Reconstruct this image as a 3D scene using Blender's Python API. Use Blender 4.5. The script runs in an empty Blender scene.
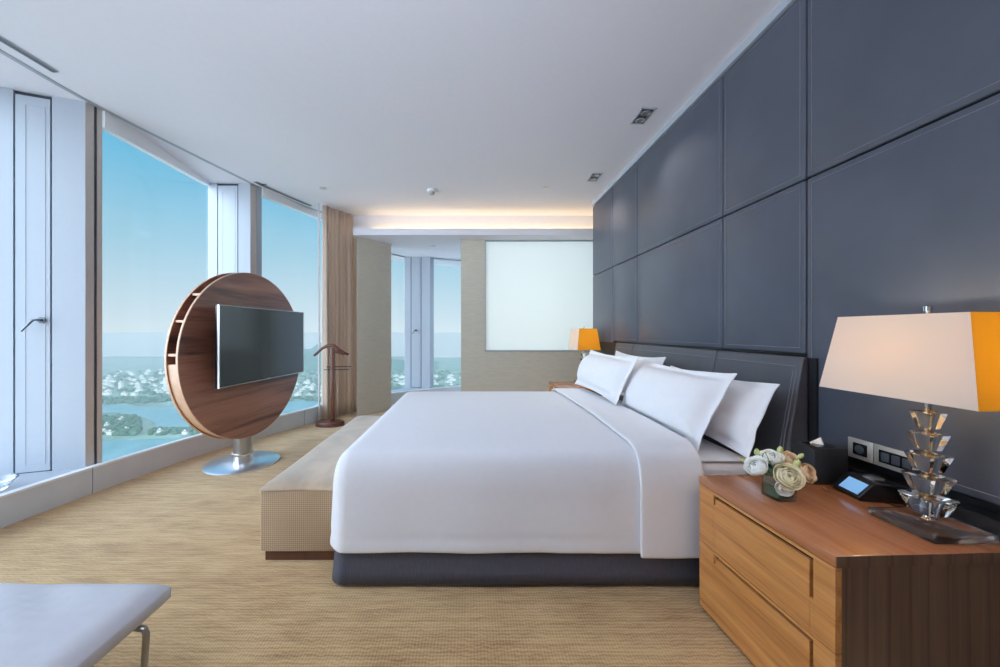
import bpy, bmesh, math, random
from mathutils import Vector, Matrix, noise
random.seed(7)
S = bpy.context.scene
COL = S.collection
PI = math.pi
F, CX, CY, H = 360.0, 471.0, 331.5, 1.25      # focal length in px, principal point, eye height

# ------------------------------------------------------------------ helpers
def nz(p, s=1.0, o=0.0):
    return noise.noise(Vector((p[0]*s+o, p[1]*s+o*1.7, p[2]*s-o)))

class MB:
    """collects geometry for one mesh object"""
    def __init__(self):
        self.bm = bmesh.new()
    def verts(self, pts):
        return [self.bm.verts.new(Vector(p)) for p in pts]
    def face(self, vs, smooth=False, mi=0):
        try:
            f = self.bm.faces.new(vs)
            f.smooth = smooth
            f.material_index = mi
            return f
        except ValueError:
            return None
    def poly(self, pts, smooth=False, mi=0):
        return self.face(self.verts(pts), smooth, mi)
    def box(self, a, b, bev=0.0, seg=2, mi=0, mtx=None):
        x0, y0, z0 = a; x1, y1, z1 = b
        t = bmesh.new()
        bmesh.ops.create_cube(t, size=1.0)
        for v in t.verts:
            v.co = Vector(((x0+x1)/2+v.co.x*(x1-x0), (y0+y1)/2+v.co.y*(y1-y0), (z0+z1)/2+v.co.z*(z1-z0)))
        if bev > 0:
            bmesh.ops.bevel(t, geom=list(t.edges), offset=bev, segments=seg, profile=0.5, affect='EDGES')
            for f in t.faces: f.smooth = True
        self.add(t, mtx, mi)
        return self
    def add(self, t, mtx=None, mi=0):
        vm = {}
        for v in t.verts:
            vm[v] = self.bm.verts.new(mtx @ v.co if mtx else v.co)
        for f in t.faces:
            g = self.face([vm[v] for v in f.verts], f.smooth, mi)
        t.free()
    def grid(self, fn, nu, nv, smooth=True, closed_u=False, closed_v=False, mi=0):
        g = [[self.bm.verts.new(Vector(fn(i, j))) for j in range(nv)] for i in range(nu)]
        for i in range(nu if closed_u else nu-1):
            for j in range(nv if closed_v else nv-1):
                a, b = g[i][j], g[(i+1) % nu][j]
                c, d = g[(i+1) % nu][(j+1) % nv], g[i][(j+1) % nv]
                self.face([a, b, c, d], smooth, mi)
        return g
    def tube(self, pts, r, n=10, caps=True, mi=0, smooth=True):
        pts = [Vector(p) for p in pts]
        rs = r if isinstance(r, (list, tuple)) else [r]*len(pts)
        rings = []
        up = Vector((0, 0, 1))
        prev = None
        for i, p in enumerate(pts):
            t = (pts[min(i+1, len(pts)-1)] - pts[max(i-1, 0)])
            if t.length < 1e-9: t = Vector((0, 0, 1))
            t.normalize()
            if prev is None:
                a = up if abs(t.z) < 0.9 else Vector((1, 0, 0))
                s = t.cross(a).normalized()
            else:
                s = (prev - t*prev.dot(t)).normalized()
            prev = s
            w = t.cross(s)
            rings.append([self.bm.verts.new(p + s*math.cos(k*2*PI/n)*rs[i] + w*math.sin(k*2*PI/n)*rs[i]) for k in range(n)])
        for i in range(len(rings)-1):
            for k in range(n):
                self.face([rings[i][k], rings[i][(k+1) % n], rings[i+1][(k+1) % n], rings[i+1][k]], smooth, mi)
        if caps:
            self.face(rings[0][::-1], False, mi); self.face(rings[-1], False, mi)
        return self
    def lathe(self, prof, c=(0, 0, 0), n=48, mi=0, smooth=True, flat_caps=True, sx=1.0, sy=1.0):
        """prof: list of (r, z); around z axis at c"""
        rings = []
        for (r, z) in prof:
            rings.append([self.bm.verts.new(Vector((c[0]+sx*r*math.cos(k*2*PI/n), c[1]+sy*r*math.sin(k*2*PI/n), c[2]+z))) for k in range(n)])
        for i in range(len(rings)-1):
            for k in range(n):
                self.face([rings[i][k], rings[i][(k+1) % n], rings[i+1][(k+1) % n], rings[i+1][k]], smooth, mi)
        if flat_caps:
            self.face(rings[0][::-1], False, mi); self.face(rings[-1], False, mi)
        return self
    def prism(self, pts, z0, z1, mi=0, smooth_sides=False):
        """vertical prism over polygon of (x, y)"""
        n = len(pts)
        lo = self.verts([(p[0], p[1], z0) for p in pts]); hi = self.verts([(p[0], p[1], z1) for p in pts])
        self.face(lo[::-1], False, mi); self.face(hi, False, mi)
        for i in range(n):
            self.face([lo[i], lo[(i+1) % n], hi[(i+1) % n], hi[i]], smooth_sides, mi)
        return self
    def wall(self, p, q, z0, z1, th, mi=0):
        """thin vertical slab from p to q (plan), th to the left of p->q"""
        d = Vector((q[0]-p[0], q[1]-p[1])); d.normalize()
        n = Vector((-d.y, d.x))*th
        return self.prism([(p[0], p[1]), (q[0], q[1]), (q[0]+n.x, q[1]+n.y), (p[0]+n.x, p[1]+n.y)], z0, z1, mi)
    def ribbon(self, inner, outer, z0, z1, mi=0):
        """closed strip between two plan polylines"""
        n = len(inner)
        A = self.verts([(p[0], p[1], z0) for p in inner]); B = self.verts([(p[0], p[1], z0) for p in outer])
        C = self.verts([(p[0], p[1], z1) for p in inner]); D = self.verts([(p[0], p[1], z1) for p in outer])
        for i in range(n-1):
            self.face([A[i], A[i+1], C[i+1], C[i]], True, mi)
            self.face([B[i+1], B[i], D[i], D[i+1]], True, mi)
            self.face([C[i], C[i+1], D[i+1], D[i]], False, mi)
            self.face([B[i], B[i+1], A[i+1], A[i]], False, mi)
        self.face([A[0], C[0], D[0], B[0]], False, mi); self.face([A[-1], B[-1], D[-1], C[-1]], False, mi)
        return self
    def build(self, name, mats, parent=None, loc=None, recalc=True, autosmooth=True):
        if recalc:
            bmesh.ops.recalc_face_normals(self.bm, faces=list(self.bm.faces))
        me = bpy.data.meshes.new(name)
        off = Vector(loc) if loc is not None else Vector((0, 0, 0))
        if parent is not None:
            off = wloc(parent)
        for v in self.bm.verts: v.co -= off
        self.bm.to_mesh(me); self.bm.free()
        for m in (mats if isinstance(mats, (list, tuple)) else [mats]):
            me.materials.append(m)
        o = bpy.data.objects.new(name, me)
        COL.objects.link(o)
        if parent is not None:
            o.parent = parent
        else:
            o.location = off
        if autosmooth:
            try:
                me.set_sharp_from_angle(angle=math.radians(42))
            except Exception:
                pass
        return o

def wloc(o):
    v = Vector(o.location)
    while o.parent is not None:
        o = o.parent
        v += Vector(o.location)
    return v

def tag(o, label=None, cat=None, group=None, kind=None):
    if label: o['label'] = label
    if cat: o['category'] = cat
    if group: o['group'] = group
    if kind: o['kind'] = kind
    return o

def thing(name, loc, label, cat, group=None):
    o = bpy.data.objects.new(name, None)
    o.empty_display_size = 0.1
    COL.objects.link(o); o.location = loc
    return tag(o, label, cat, group)

def copy_thing(root, loc, label=None, scale=None):
    r = root.copy(); COL.objects.link(r); r.location = loc
    if label: r['label'] = label
    if scale: r.scale = scale
    def rec(src, dst):
        for ch in [c for c in bpy.data.objects if c.parent is src and c is not dst]:
            c = ch.copy(); COL.objects.link(c); c.parent = dst
            rec(ch, c)
    rec(root, r)
    return r

def subsurf(o, lv=1):
    m = o.modifiers.new('sub', 'SUBSURF'); m.levels = lv; m.render_levels = lv
    return o
def solidify(o, th, off=-1):
    m = o.modifiers.new('sol', 'SOLIDIFY'); m.thickness = th; m.offset = off
    return o
def bevelmod(o, w, seg=2):
    m = o.modifiers.new('bev', 'BEVEL'); m.width = w; m.segments = seg; m.limit_method = 'ANGLE'; m.angle_limit = math.radians(40)
    return o

def srgb(r, g, b):
    f = lambda c: (c/255/12.92) if c/255 <= 0.04045 else ((c/255+0.055)/1.055)**2.4
    return (f(r), f(g), f(b), 1.0)

def catmull(pts, n=8):
    out = []
    P = [Vector((p[0], p[1])) for p in pts]
    for i in range(len(P)-1):
        p0 = P[max(i-1, 0)]; p1 = P[i]; p2 = P[i+1]; p3 = P[min(i+2, len(P)-1)]
        for k in range(n):
            t = k/n
            q = 0.5*((2*p1)+(p2-p0)*t+(2*p0-5*p1+4*p2-p3)*t*t+(-p0+3*p1-3*p2+p3)*t**3)
            out.append((q.x, q.y))
    out.append((P[-1].x, P[-1].y))
    return out
def offset_line(pts, d):
    """offset a plan polyline; +d to the left of travel"""
    out = []
    for i, p in enumerate(pts):
        a = pts[max(i-1, 0)]; b = pts[min(i+1, len(pts)-1)]
        t = Vector((b[0]-a[0], b[1]-a[1])).normalized()
        out.append((p[0]-t.y*d, p[1]+t.x*d))
    return out

# ------------------------------------------------------------------ materials
def newmat(name):
    m = bpy.data.materials.new(name); m.use_nodes = True
    nt = m.node_tree
    b = nt.nodes['Principled BSDF']
    return m, nt, b
def N(nt, typ, **kw):
    n = nt.nodes.new(typ)
    for k, v in kw.items():
        if k.startswith('in_'):
            key = k[3:]
            n.inputs[int(key) if key.isdigit() else key].default_value = v
        else:
            setattr(n, k, v)
    return n
def coord(nt, scale=(1, 1, 1), rot=(0, 0, 0), kind='Object'):
    tc = N(nt, 'ShaderNodeTexCoord'); mp = N(nt, 'ShaderNodeMapping')
    mp.inputs['Scale'].default_value = scale; mp.inputs['Rotation'].default_value = rot
    nt.links.new(tc.outputs[kind], mp.inputs['Vector'])
    return mp.outputs['Vector']
def ramp(nt, fac, stops):
    r = N(nt, 'ShaderNodeValToRGB')
    el = r.color_ramp.elements
    while len(el) < len(stops): el.new(0.5)
    for e, (p, c) in zip(el, stops):
        e.position = p; e.color = c
    nt.links.new(fac, r.inputs['Fac'])
    return r.outputs['Color']
def bump(nt, h, b, strength=0.3, dist=0.01):
    n = N(nt, 'ShaderNodeBump'); n.inputs['Strength'].default_value = strength; n.inputs['Distance'].default_value = dist
    nt.links.new(h, n.inputs['Height']); nt.links.new(n.outputs['Normal'], b.inputs['Normal'])
    return n
def plain(name, col, rough=0.6, metal=0.0, noise_amt=0.04, nscale=30.0, bumps=0.0, bscale=200.0, spec=0.5, sheen=0.0, coat=0.0, nstretch=(1, 1, 1)):
    m, nt, b = newmat(name)
    v = coord(nt, nstretch)
    n = N(nt, 'ShaderNodeTexNoise'); n.inputs['Scale'].default_value = nscale; n.inputs['Detail'].default_value = 3
    nt.links.new(v, n.inputs['Vector'])
    lo = tuple(c*(1-noise_amt) for c in col[:3])+(1,); hi = tuple(min(1, c*(1+noise_amt)) for c in col[:3])+(1,)
    nt.links.new(ramp(nt, n.outputs['Fac'], [(0.3, lo), (0.7, hi)]), b.inputs['Base Color'])
    b.inputs['Roughness'].default_value = rough; b.inputs['Metallic'].default_value = metal
    b.inputs['Specular IOR Level'].default_value = spec
    b.inputs['Sheen Weight'].default_value = sheen
    b.inputs['Coat Weight'].default_value = coat
    if bumps > 0:
        n2 = N(nt, 'ShaderNodeTexNoise'); n2.inputs['Scale'].default_value = bscale; n2.inputs['Detail'].default_value = 2
        nt.links.new(v, n2.inputs['Vector'])
        bump(nt, n2.outputs['Fac'], b, bumps, 0.005)
    return m

def wood(name, stops, scale=(1, 1, 1), rough=0.35, coat=0.0, dist=0.6, fine=(60, 60, 60), mixf=0.35, bands=None):
    m, nt, b = newmat(name)
    v = coord(nt, scale)
    n1 = N(nt, 'ShaderNodeTexNoise'); n1.inputs['Scale'].default_value = 1.0; n1.inputs['Detail'].default_value = 3; n1.inputs['Distortion'].default_value = dist
    nt.links.new(v, n1.inputs['Vector'])
    v2 = coord(nt, fine)
    n2 = N(nt, 'ShaderNodeTexNoise'); n2.inputs['Scale'].default_value = 1.0; n2.inputs['Detail'].default_value = 4
    nt.links.new(v2, n2.inputs['Vector'])
    mx = N(nt, 'ShaderNodeMix'); mx.data_type = 'FLOAT'; mx.inputs[0].default_value = mixf
    nt.links.new(n1.outputs['Fac'], mx.inputs[2]); nt.links.new(n2.outputs['Fac'], mx.inputs[3])
    fac = mx.outputs[0]
    if bands:
        w = N(nt, 'ShaderNodeTexWave'); w.bands_direction = bands[0]; w.wave_profile = 'SAW'; w.inputs['Scale'].default_value = bands[1]; w.inputs['Distortion'].default_value = 2.5; w.inputs['Detail'].default_value = 1
        v3 = coord(nt, bands[2]); nt.links.new(v3, w.inputs['Vector'])
        p = N(nt, 'ShaderNodeMath', operation='POWER'); p.inputs[1].default_value = 6; nt.links.new(w.outputs['Fac'], p.inputs[0])
        q = N(nt, 'ShaderNodeMath', operation='MULTIPLY_ADD'); q.inputs[1].default_value = -bands[3]; nt.links.new(p.outputs[0], q.inputs[0]); nt.links.new(fac, q.inputs[2])
        fac = q.outputs[0]
    nt.links.new(ramp(nt, fac, stops), b.inputs['Base Color'])
    b.inputs['Roughness'].default_value = rough
    b.inputs['Coat Weight'].default_value = coat; b.inputs['Coat Roughness'].default_value = 0.15
    bump(nt, n2.outputs['Fac'], b, 0.04, 0.002)
    return m

def archglass(name, tint=(1, 1, 1), refl=0.06):
    m, nt, b = newmat(name)
    nt.nodes.remove(b)
    out = nt.nodes['Material Output']
    t = N(nt, 'ShaderNodeBsdfTransparent'); t.inputs['Color'].default_value = (*tint, 1)
    g = N(nt, 'ShaderNodeBsdfGlossy'); g.inputs['Roughness'].default_value = 0.0
    lw = N(nt, 'ShaderNodeLayerWeight'); lw.inputs['Blend'].default_value = 0.5
    pw = N(nt, 'ShaderNodeMath', operation='POWER'); pw.inputs[1].default_value = 5.0; nt.links.new(lw.outputs['Facing'], pw.inputs[0])
    fr = N(nt, 'ShaderNodeMath', operation='MULTIPLY_ADD'); fr.inputs[1].default_value = 0.35; fr.inputs[2].default_value = 0.02
    nt.links.new(pw.outputs[0], fr.inputs[0])
    mx = N(nt, 'ShaderNodeMixShader')
    nt.links.new(fr.outputs[0], mx.inputs[0]); nt.links.new(t.outputs[0], mx.inputs[1]); nt.links.new(g.outputs[0], mx.inputs[2])
    nt.links.new(mx.outputs[0], out.inputs['Surface'])
    return m

M = {}
M['ceiling'] = plain('ceiling_paint', srgb(226, 226, 232), 0.9, noise_amt=0.01)
M['white_metal'] = plain('white_coated_aluminium', srgb(178, 186, 196), 0.4, noise_amt=0.01)
M['grey_metal'] = plain('grey_aluminium', srgb(168, 176, 182), 0.42, metal=0.3, noise_amt=0.03, nscale=4)
M['kerb'] = plain('pale_grey_kerb', srgb(216, 224, 229), 0.5, noise_amt=0.03, nscale=6)
M['lit_sill_frame_white'] = plain('white_lit_sill_frame', srgb(240, 243, 246), 0.35, noise_amt=0.01)  # white of the frames; on the sill it carries the window light
M['handle'] = plain('dark_satin_metal', srgb(120, 128, 138), 0.35, metal=0.8, noise_amt=0.02)
M['bronze_jamb'] = plain('taupe_aluminium', srgb(196, 188, 180), 0.4, metal=0.2, noise_amt=0.02)
M['dark_line'] = plain('dark_gasket', srgb(62, 68, 78), 0.6)
M['black'] = plain('black_lacquer', srgb(22, 22, 26), 0.25, noise_amt=0.02)
M['black_leather'] = plain('black_leather', srgb(30, 30, 34), 0.5, bumps=0.15, bscale=350)
M['chrome'] = plain('polished_chrome', srgb(225, 228, 232), 0.06, metal=1.0, noise_amt=0.0)
M['satin'] = plain('satin_chrome', srgb(236, 238, 241), 0.34, metal=1.0, noise_amt=0.0)
M['steel'] = plain('brushed_steel', srgb(176, 178, 180), 0.3, metal=1.0, noise_amt=0.05, nstretch=(1, 1, 0.05), nscale=80)
M['silver_plate'] = plain('silver_plate', srgb(206, 202, 196), 0.35, metal=0.5, noise_amt=0.01)
M['beige_wall'] = plain('beige_wallcovering', srgb(206, 200, 184), 0.8, noise_amt=0.05, nscale=9, nstretch=(1, 1, 6), bumps=0.12, bscale=160)
M['sheet'] = plain('white_cotton', srgb(240, 240, 244), 0.85, noise_amt=0.01, bumps=0.05, bscale=500, sheen=0.15)
M['pillow'] = plain('white_pillowcase', srgb(243, 243, 246), 0.85, noise_amt=0.01, bumps=0.05, bscale=500, sheen=0.1)
M['tissue'] = plain('white_tissue', srgb(245, 245, 245), 0.9)
M['skirt'] = plain('charcoal_linen', srgb(84, 84, 96), 0.9, noise_amt=0.16, nscale=60, nstretch=(6, 6, 0.35), bumps=0.2, bscale=300)
M['stool'] = plain('white_leather', srgb(214, 214, 218), 0.42, noise_amt=0.02, bumps=0.04, bscale=60)
M['sheer'] = plain('white_sheer', srgb(232, 234, 236), 0.9)
M['flower_white'] = plain('white_petal', srgb(253, 252, 246), 0.6, noise_amt=0.03)
M['flower_cream'] = plain('cream_petal', srgb(252, 242, 210), 0.6, noise_amt=0.05)
M['flower_peach'] = plain('peach_petal', srgb(240, 214, 178), 0.6, noise_amt=0.05)
M['bud'] = plain('pale_green_bud', srgb(196, 208, 140), 0.6, noise_amt=0.1)
M['leaf'] = plain('dark_green_leaf', srgb(60, 96, 66), 0.4, noise_amt=0.2)
M['stem'] = plain('green_stem', srgb(110, 140, 80), 0.5, noise_amt=0.1)
M['city_wall'] = plain('pale_concrete', srgb(232, 230, 224), 0.8, noise_amt=0.08, nscale=0.05)
M['city_roof'] = plain('grey_roof', srgb(176, 160, 150), 0.8, noise_amt=0.15, nscale=0.1)
M['land'] = plain('distant_land', srgb(120, 146, 128), 0.95, noise_amt=0.45, nscale=0.012)
M['woodland'] = plain('distant_trees', srgb(70, 106, 78), 0.95, noise_amt=0.3, nscale=0.08)
M['hill'] = plain('wooded_hill', srgb(62, 104, 88), 0.95, noise_amt=0.3, nscale=0.01)
M['walnut_dark'] = plain('dark_walnut', srgb(92, 56, 40), 0.4, noise_amt=0.2, nscale=20, nstretch=(1, 1, .1))
M['valet_wood'] = plain('mahogany', srgb(98, 58, 46), 0.35, noise_amt=0.15, nscale=20)
M['thread'] = plain('grey_thread', srgb(128, 130, 140), 0.7)
M['brown_crystal_rim'] = plain('brass_ring', srgb(188, 160, 120), 0.25, metal=1.0)
M['detector'] = plain('white_plastic', srgb(226, 226, 228), 0.5, noise_amt=0.01)
M['lamp_dark'] = plain('dark_lamp_recess', srgb(58, 58, 66), 0.4)
M['glass'] = archglass('window_glass', (0.965, 0.98, 0.985))

# leather of the wall panels
def leather(name, col, rough):
    m, nt, b = newmat(name)
    v = coord(nt)
    n = N(nt, 'ShaderNodeTexVoronoi'); n.inputs['Scale'].default_value = 260
    nt.links.new(v, n.inputs['Vector'])
    n3 = N(nt, 'ShaderNodeTexNoise'); n3.inputs['Scale'].default_value = 3.0; n3.inputs['Detail'].default_value = 4
    nt.links.new(v, n3.inputs['Vector'])
    lo = tuple(c*0.9 for c in col[:3])+(1,); hi = tuple(c*1.1 for c in col[:3])+(1,)
    nt.links.new(ramp(nt, n3.outputs['Fac'], [(0.3, lo), (0.7, hi)]), b.inputs['Base Color'])
    b.inputs['Roughness'].default_value = rough
    ad = N(nt, 'ShaderNodeMath', operation='MULTIPLY_ADD'); ad.inputs[1].default_value = 0.25
    nt.links.new(n.outputs['Distance'], ad.inputs[0]); nt.links.new(n3.outputs['Fac'], ad.inputs[2])
    bump(nt, ad.outputs[0], b, 0.12, 0.01)
    return m
M['leather'] = leather('charcoal_leather', srgb(82, 88, 101), 0.4)
M['headboard'] = leather('charcoal_headboard_leather', srgb(80, 82, 90), 0.4)

OAK = [(0.32, srgb(166, 106, 56)), (0.5, srgb(204, 140, 78)), (0.68, srgb(220, 160, 98))]
M['oak_front'] = wood('teak_front', OAK, scale=(20, 1.2, 20), fine=(150, 6, 150), rough=0.38)
M['oak_top'] = wood('teak_top', [(0.32, srgb(152, 94, 58)), (0.5, srgb(178, 114, 74)), (0.68, srgb(192, 130, 88))], scale=(18, 1.0, 18), fine=(140, 5, 140), rough=0.22, coat=0.35)
M['shaded_side'] = wood('shaded_side_veneer', [(0.1, srgb(76, 56, 44)), (0.4, srgb(112, 86, 68)), (0.68, srgb(136, 108, 88))], scale=(14, 14, .5), fine=(110, 110, 3), rough=0.42, bands=('X', 5.0, (1, 1, .08), .25))  # vertical-grain veneer, its colour darkened for the shade on the end
M['rosewood'] = wood('striped_rosewood', [(0.35, srgb(52, 42, 46)), (0.45, srgb(130, 86, 70)), (0.55, srgb(164, 114, 94)), (0.7, srgb(178, 128, 106))], scale=(.55, .55, 6.5), fine=(4, 4, 110), rough=0.3, coat=0.25, dist=0.7, mixf=.2)
M['rosewood_in'] = plain('rosewood_inside', srgb(116, 72, 64), 0.4, noise_amt=0.15, nscale=12)
M['light_edge'] = plain('light_wood_edge', srgb(206, 168, 138), 0.4, noise_amt=0.1, nscale=20)

# carpet
def carpet():
    m, nt, b = newmat('rippled_carpet')
    v = coord(nt, (1, 1, 1))
    n1 = N(nt, 'ShaderNodeTexNoise'); n1.inputs['Scale'].default_value = 1; n1.inputs['Detail'].default_value = 4; n1.inputs['Roughness'].default_value = 0.6
    v1 = coord(nt, (5, 40, 1)); nt.links.new(v1, n1.inputs['Vector'])
    n2 = N(nt, 'ShaderNodeTexNoise'); n2.inputs['Scale'].default_value = 1; n2.inputs['Detail'].default_value = 2
    v2 = coord(nt, (1.2, 4, 1)); nt.links.new(v2, n2.inputs['Vector'])
    w = N(nt, 'ShaderNodeTexWave'); w.bands_direction = 'Y'; w.inputs['Scale'].default_value = 19; w.inputs['Distortion'].default_value = 5; w.inputs['Detail'].default_value = 3; w.inputs['Detail Scale'].default_value = 1.6
    nt.links.new(v, w.inputs['Vector'])
    w2 = N(nt, 'ShaderNodeTexWave'); w2.bands_direction = 'X'; w2.inputs['Scale'].default_value = 24; w2.inputs['Distortion'].default_value = 1.5
    nt.links.new(v, w2.inputs['Vector'])
    a = N(nt, 'ShaderNodeMath', operation='MULTIPLY_ADD'); a.inputs[1].default_value = 0.52
    nt.links.new(n1.outputs['Fac'], a.inputs[0])
    c = N(nt, 'ShaderNodeMath', operation='MULTIPLY'); c.inputs[1].default_value = 0.13
    nt.links.new(w.outputs['Fac'], c.inputs[0]); nt.links.new(c.outputs[0], a.inputs[2])
    d = N(nt, 'ShaderNodeMath', operation='MULTIPLY_ADD'); d.inputs[1].default_value = 0.3
    nt.links.new(n2.outputs['Fac'], d.inputs[0]); nt.links.new(a.outputs[0], d.inputs[2])
    e = N(nt, 'ShaderNodeMath', operation='MULTIPLY_ADD'); e.inputs[1].default_value = 0.08
    nt.links.new(w2.outputs['Fac'], e.inputs[0]); nt.links.new(d.outputs[0], e.inputs[2])
    colr = ramp(nt, e.outputs[0], [(0.32, srgb(146, 110, 66)), (0.48, srgb(188, 150, 100)), (0.64, srgb(212, 178, 126))])
    nt.links.new(colr, b.inputs['Base Color'])
    b.inputs['Roughness'].default_value = 0.95; b.inputs['Sheen Weight'].default_value = 0.3
    bump(nt, e.outputs[0], b, 0.5, 0.012)
    return m
M['carpet'] = carpet()

def checked():
    m, nt, b = newmat('checked_upholstery')
    v = coord(nt)
    sx = N(nt, 'ShaderNodeSeparateXYZ'); nt.links.new(v, sx.inputs[0])
    sm = N(nt, 'ShaderNodeMath', operation='ADD'); nt.links.new(sx.outputs[0], sm.inputs[0]); nt.links.new(sx.outputs[1], sm.inputs[1])
    def tri(sock, f):
        p = N(nt, 'ShaderNodeMath', operation='PINGPONG'); p.inputs[1].default_value = f; nt.links.new(sock, p.inputs[0])
        q = N(nt, 'ShaderNodeMath', operation='DIVIDE'); q.inputs[1].default_value = f; nt.links.new(p.outputs[0], q.inputs[0])
        return q.outputs[0]
    a, c = tri(sm.outputs[0], 0.0056), tri(sx.outputs[2], 0.0056)
    sepv = N(nt, 'ShaderNodeNewGeometry')
    mul = N(nt, 'ShaderNodeMath', operation='MULTIPLY'); nt.links.new(a, mul.inputs[0]); nt.links.new(c, mul.inputs[1])
    n = N(nt, 'ShaderNodeTexNoise'); n.inputs['Scale'].default_value = 5; n.inputs['Detail'].default_value = 3; nt.links.new(v, n.inputs['Vector'])
    ad = N(nt, 'ShaderNodeMath', operation='MULTIPLY_ADD'); ad.inputs[1].default_value = 0.25; nt.links.new(n.outputs['Fac'], ad.inputs[0]); nt.links.new(mul.outputs[0], ad.inputs[2])
    nt.links.new(ramp(nt, ad.outputs[0], [(0.1, srgb(150, 120, 90)), (0.55, srgb(188, 158, 122)), (0.9, srgb(204, 178, 142))]), b.inputs['Base Color'])
    b.inputs['Roughness'].default_value = 0.75; b.inputs['Sheen Weight'].default_value = 0.4
    bump(nt, mul.outputs[0], b, 0.3, 0.004)
    return m
M['checked'] = checked()
def suede(name, col):
    m, nt, b = newmat(name)
    v = coord(nt)
    n = N(nt, 'ShaderNodeTexNoise'); n.inputs['Scale'].default_value = 2.2; n.inputs['Detail'].default_value = 5; n.inputs['Distortion'].default_value = 1.5; nt.links.new(v, n.inputs['Vector'])
    lo = tuple(c*0.72 for c in col[:3])+(1,); hi = tuple(c*1.12 for c in col[:3])+(1,)
    nt.links.new(ramp(nt, n.outputs['Fac'], [(0.35, lo), (0.62, hi)]), b.inputs['Base Color'])
    b.inputs['Roughness'].default_value = 0.7; b.inputs['Sheen Weight'].default_value = 0.6
    return m
M['velvet'] = suede('brushed_velvet', srgb(186, 162, 134))

def curtain_mat():
    m, nt, b = newmat('taupe_curtain_cloth')
    out = nt.nodes['Material Output']
    v = coord(nt, (1, 1, 1))
    n = N(nt, 'ShaderNodeTexNoise'); n.inputs['Scale'].default_value = 240; n.inputs['Detail'].default_value = 3; nt.links.new(v, n.inputs['Vector'])
    c = ramp(nt, n.outputs['Fac'], [(0.3, srgb(224, 203, 184)), (0.7, srgb(230, 210, 192))])
    nt.links.new(c, b.inputs['Base Color']); b.inputs['Roughness'].default_value = 0.7; b.inputs['Sheen Weight'].default_value = 0.3
    tr = N(nt, 'ShaderNodeBsdfTranslucent'); nt.links.new(c, tr.inputs['Color'])
    mx = N(nt, 'ShaderNodeMixShader'); mx.inputs[0].default_value = 0.25
    nt.links.new(b.outputs[0], mx.inputs[1]); nt.links.new(tr.outputs[0], mx.inputs[2]); nt.links.new(mx.outputs[0], out.inputs['Surface'])
    return m
M['curtain'] = curtain_mat()

def translucent(name, dif, tra, f):
    m, nt, b = newmat(name)
    out = nt.nodes['Material Output']
    b.inputs['Base Color'].default_value = dif; b.inputs['Roughness'].default_value = 0.9
    v = coord(nt); n = N(nt, 'ShaderNodeTexNoise'); n.inputs['Scale'].default_value = 300; nt.links.new(v, n.inputs['Vector'])
    bump(nt, n.outputs['Fac'], b, 0.08, 0.002)
    tr = N(nt, 'ShaderNodeBsdfTranslucent'); tr.inputs['Color'].default_value = tra
    mx = N(nt, 'ShaderNodeMixShader'); mx.inputs[0].default_value = f
    nt.links.new(b.outputs[0], mx.inputs[1]); nt.links.new(tr.outputs[0], mx.inputs[2]); nt.links.new(mx.outputs[0], out.inputs['Surface'])
    return m
M['shade'] = translucent('cream_lampshade', srgb(240, 234, 226), (1.0, 0.80, 0.52, 1), 0.3)
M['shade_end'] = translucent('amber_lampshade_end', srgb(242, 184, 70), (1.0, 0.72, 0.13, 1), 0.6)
M['blind'] = translucent('pale_blind', srgb(226, 234, 234), (0.92, 0.96, 0.96, 1), 0.6)

def clear(name, col, ior, tr):
    m, nt, b = newmat(name)
    b.inputs['Base Color'].default_value = col; b.inputs['Roughness'].default_value = 0.0
    b.inputs['Transmission Weight'].default_value = 1.0; b.inputs['IOR'].default_value = ior
    out = nt.nodes['Material Output']
    t = N(nt, 'ShaderNodeBsdfTransparent'); t.inputs['Color'].default_value = col
    mx = N(nt, 'ShaderNodeMixShader'); mx.inputs[0].default_value = tr
    nt.links.new(b.outputs[0], mx.inputs[1]); nt.links.new(t.outputs[0], mx.inputs[2]); nt.links.new(mx.outputs[0], out.inputs['Surface'])
    return m
M['crystal'] = clear('clear_crystal', (1, 1, 1, 1), 1.5, .0)
M['crystal_base'] = clear('crystal_slab', (1, 1, 1, 1), 1.45, .12)
M['vase'] = clear('vase_glass', (0.94, 0.985, 0.975, 1), 1.35, .45)

def screen_off():
    m, nt, b = newmat('dark_screen')
    b.inputs['Base Color'].default_value = srgb(36, 56, 64); b.inputs['Roughness'].default_value = 0.16
    v = coord(nt); n = N(nt, 'ShaderNodeTexNoise'); n.inputs['Scale'].default_value = 1.2; nt.links.new(v, n.inputs['Vector'])
    bump(nt, n.outputs['Fac'], b, 0.01, 0.01)
    b.inputs['Coat Weight'].default_value = 0.5; b.inputs['Coat Roughness'].default_value = 0.05
    return m
M['screen'] = screen_off()
def emis(name, col, st):
    m, nt, b = newmat(name)
    b.inputs['Base Color'].default_value = col; b.inputs['Emission Color'].default_value = col; b.inputs['Emission Strength'].default_value = st
    return m
M['lcd'] = emis('lit_blue_display', srgb(120, 170, 215), 0.55)
M['led'] = emis('warm_led_strip', (1.0, 0.72, 0.36, 1), 10.0)
M['bulb'] = emis('warm_bulb', (1.0, 0.66, 0.3, 1), 10.0)

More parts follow.
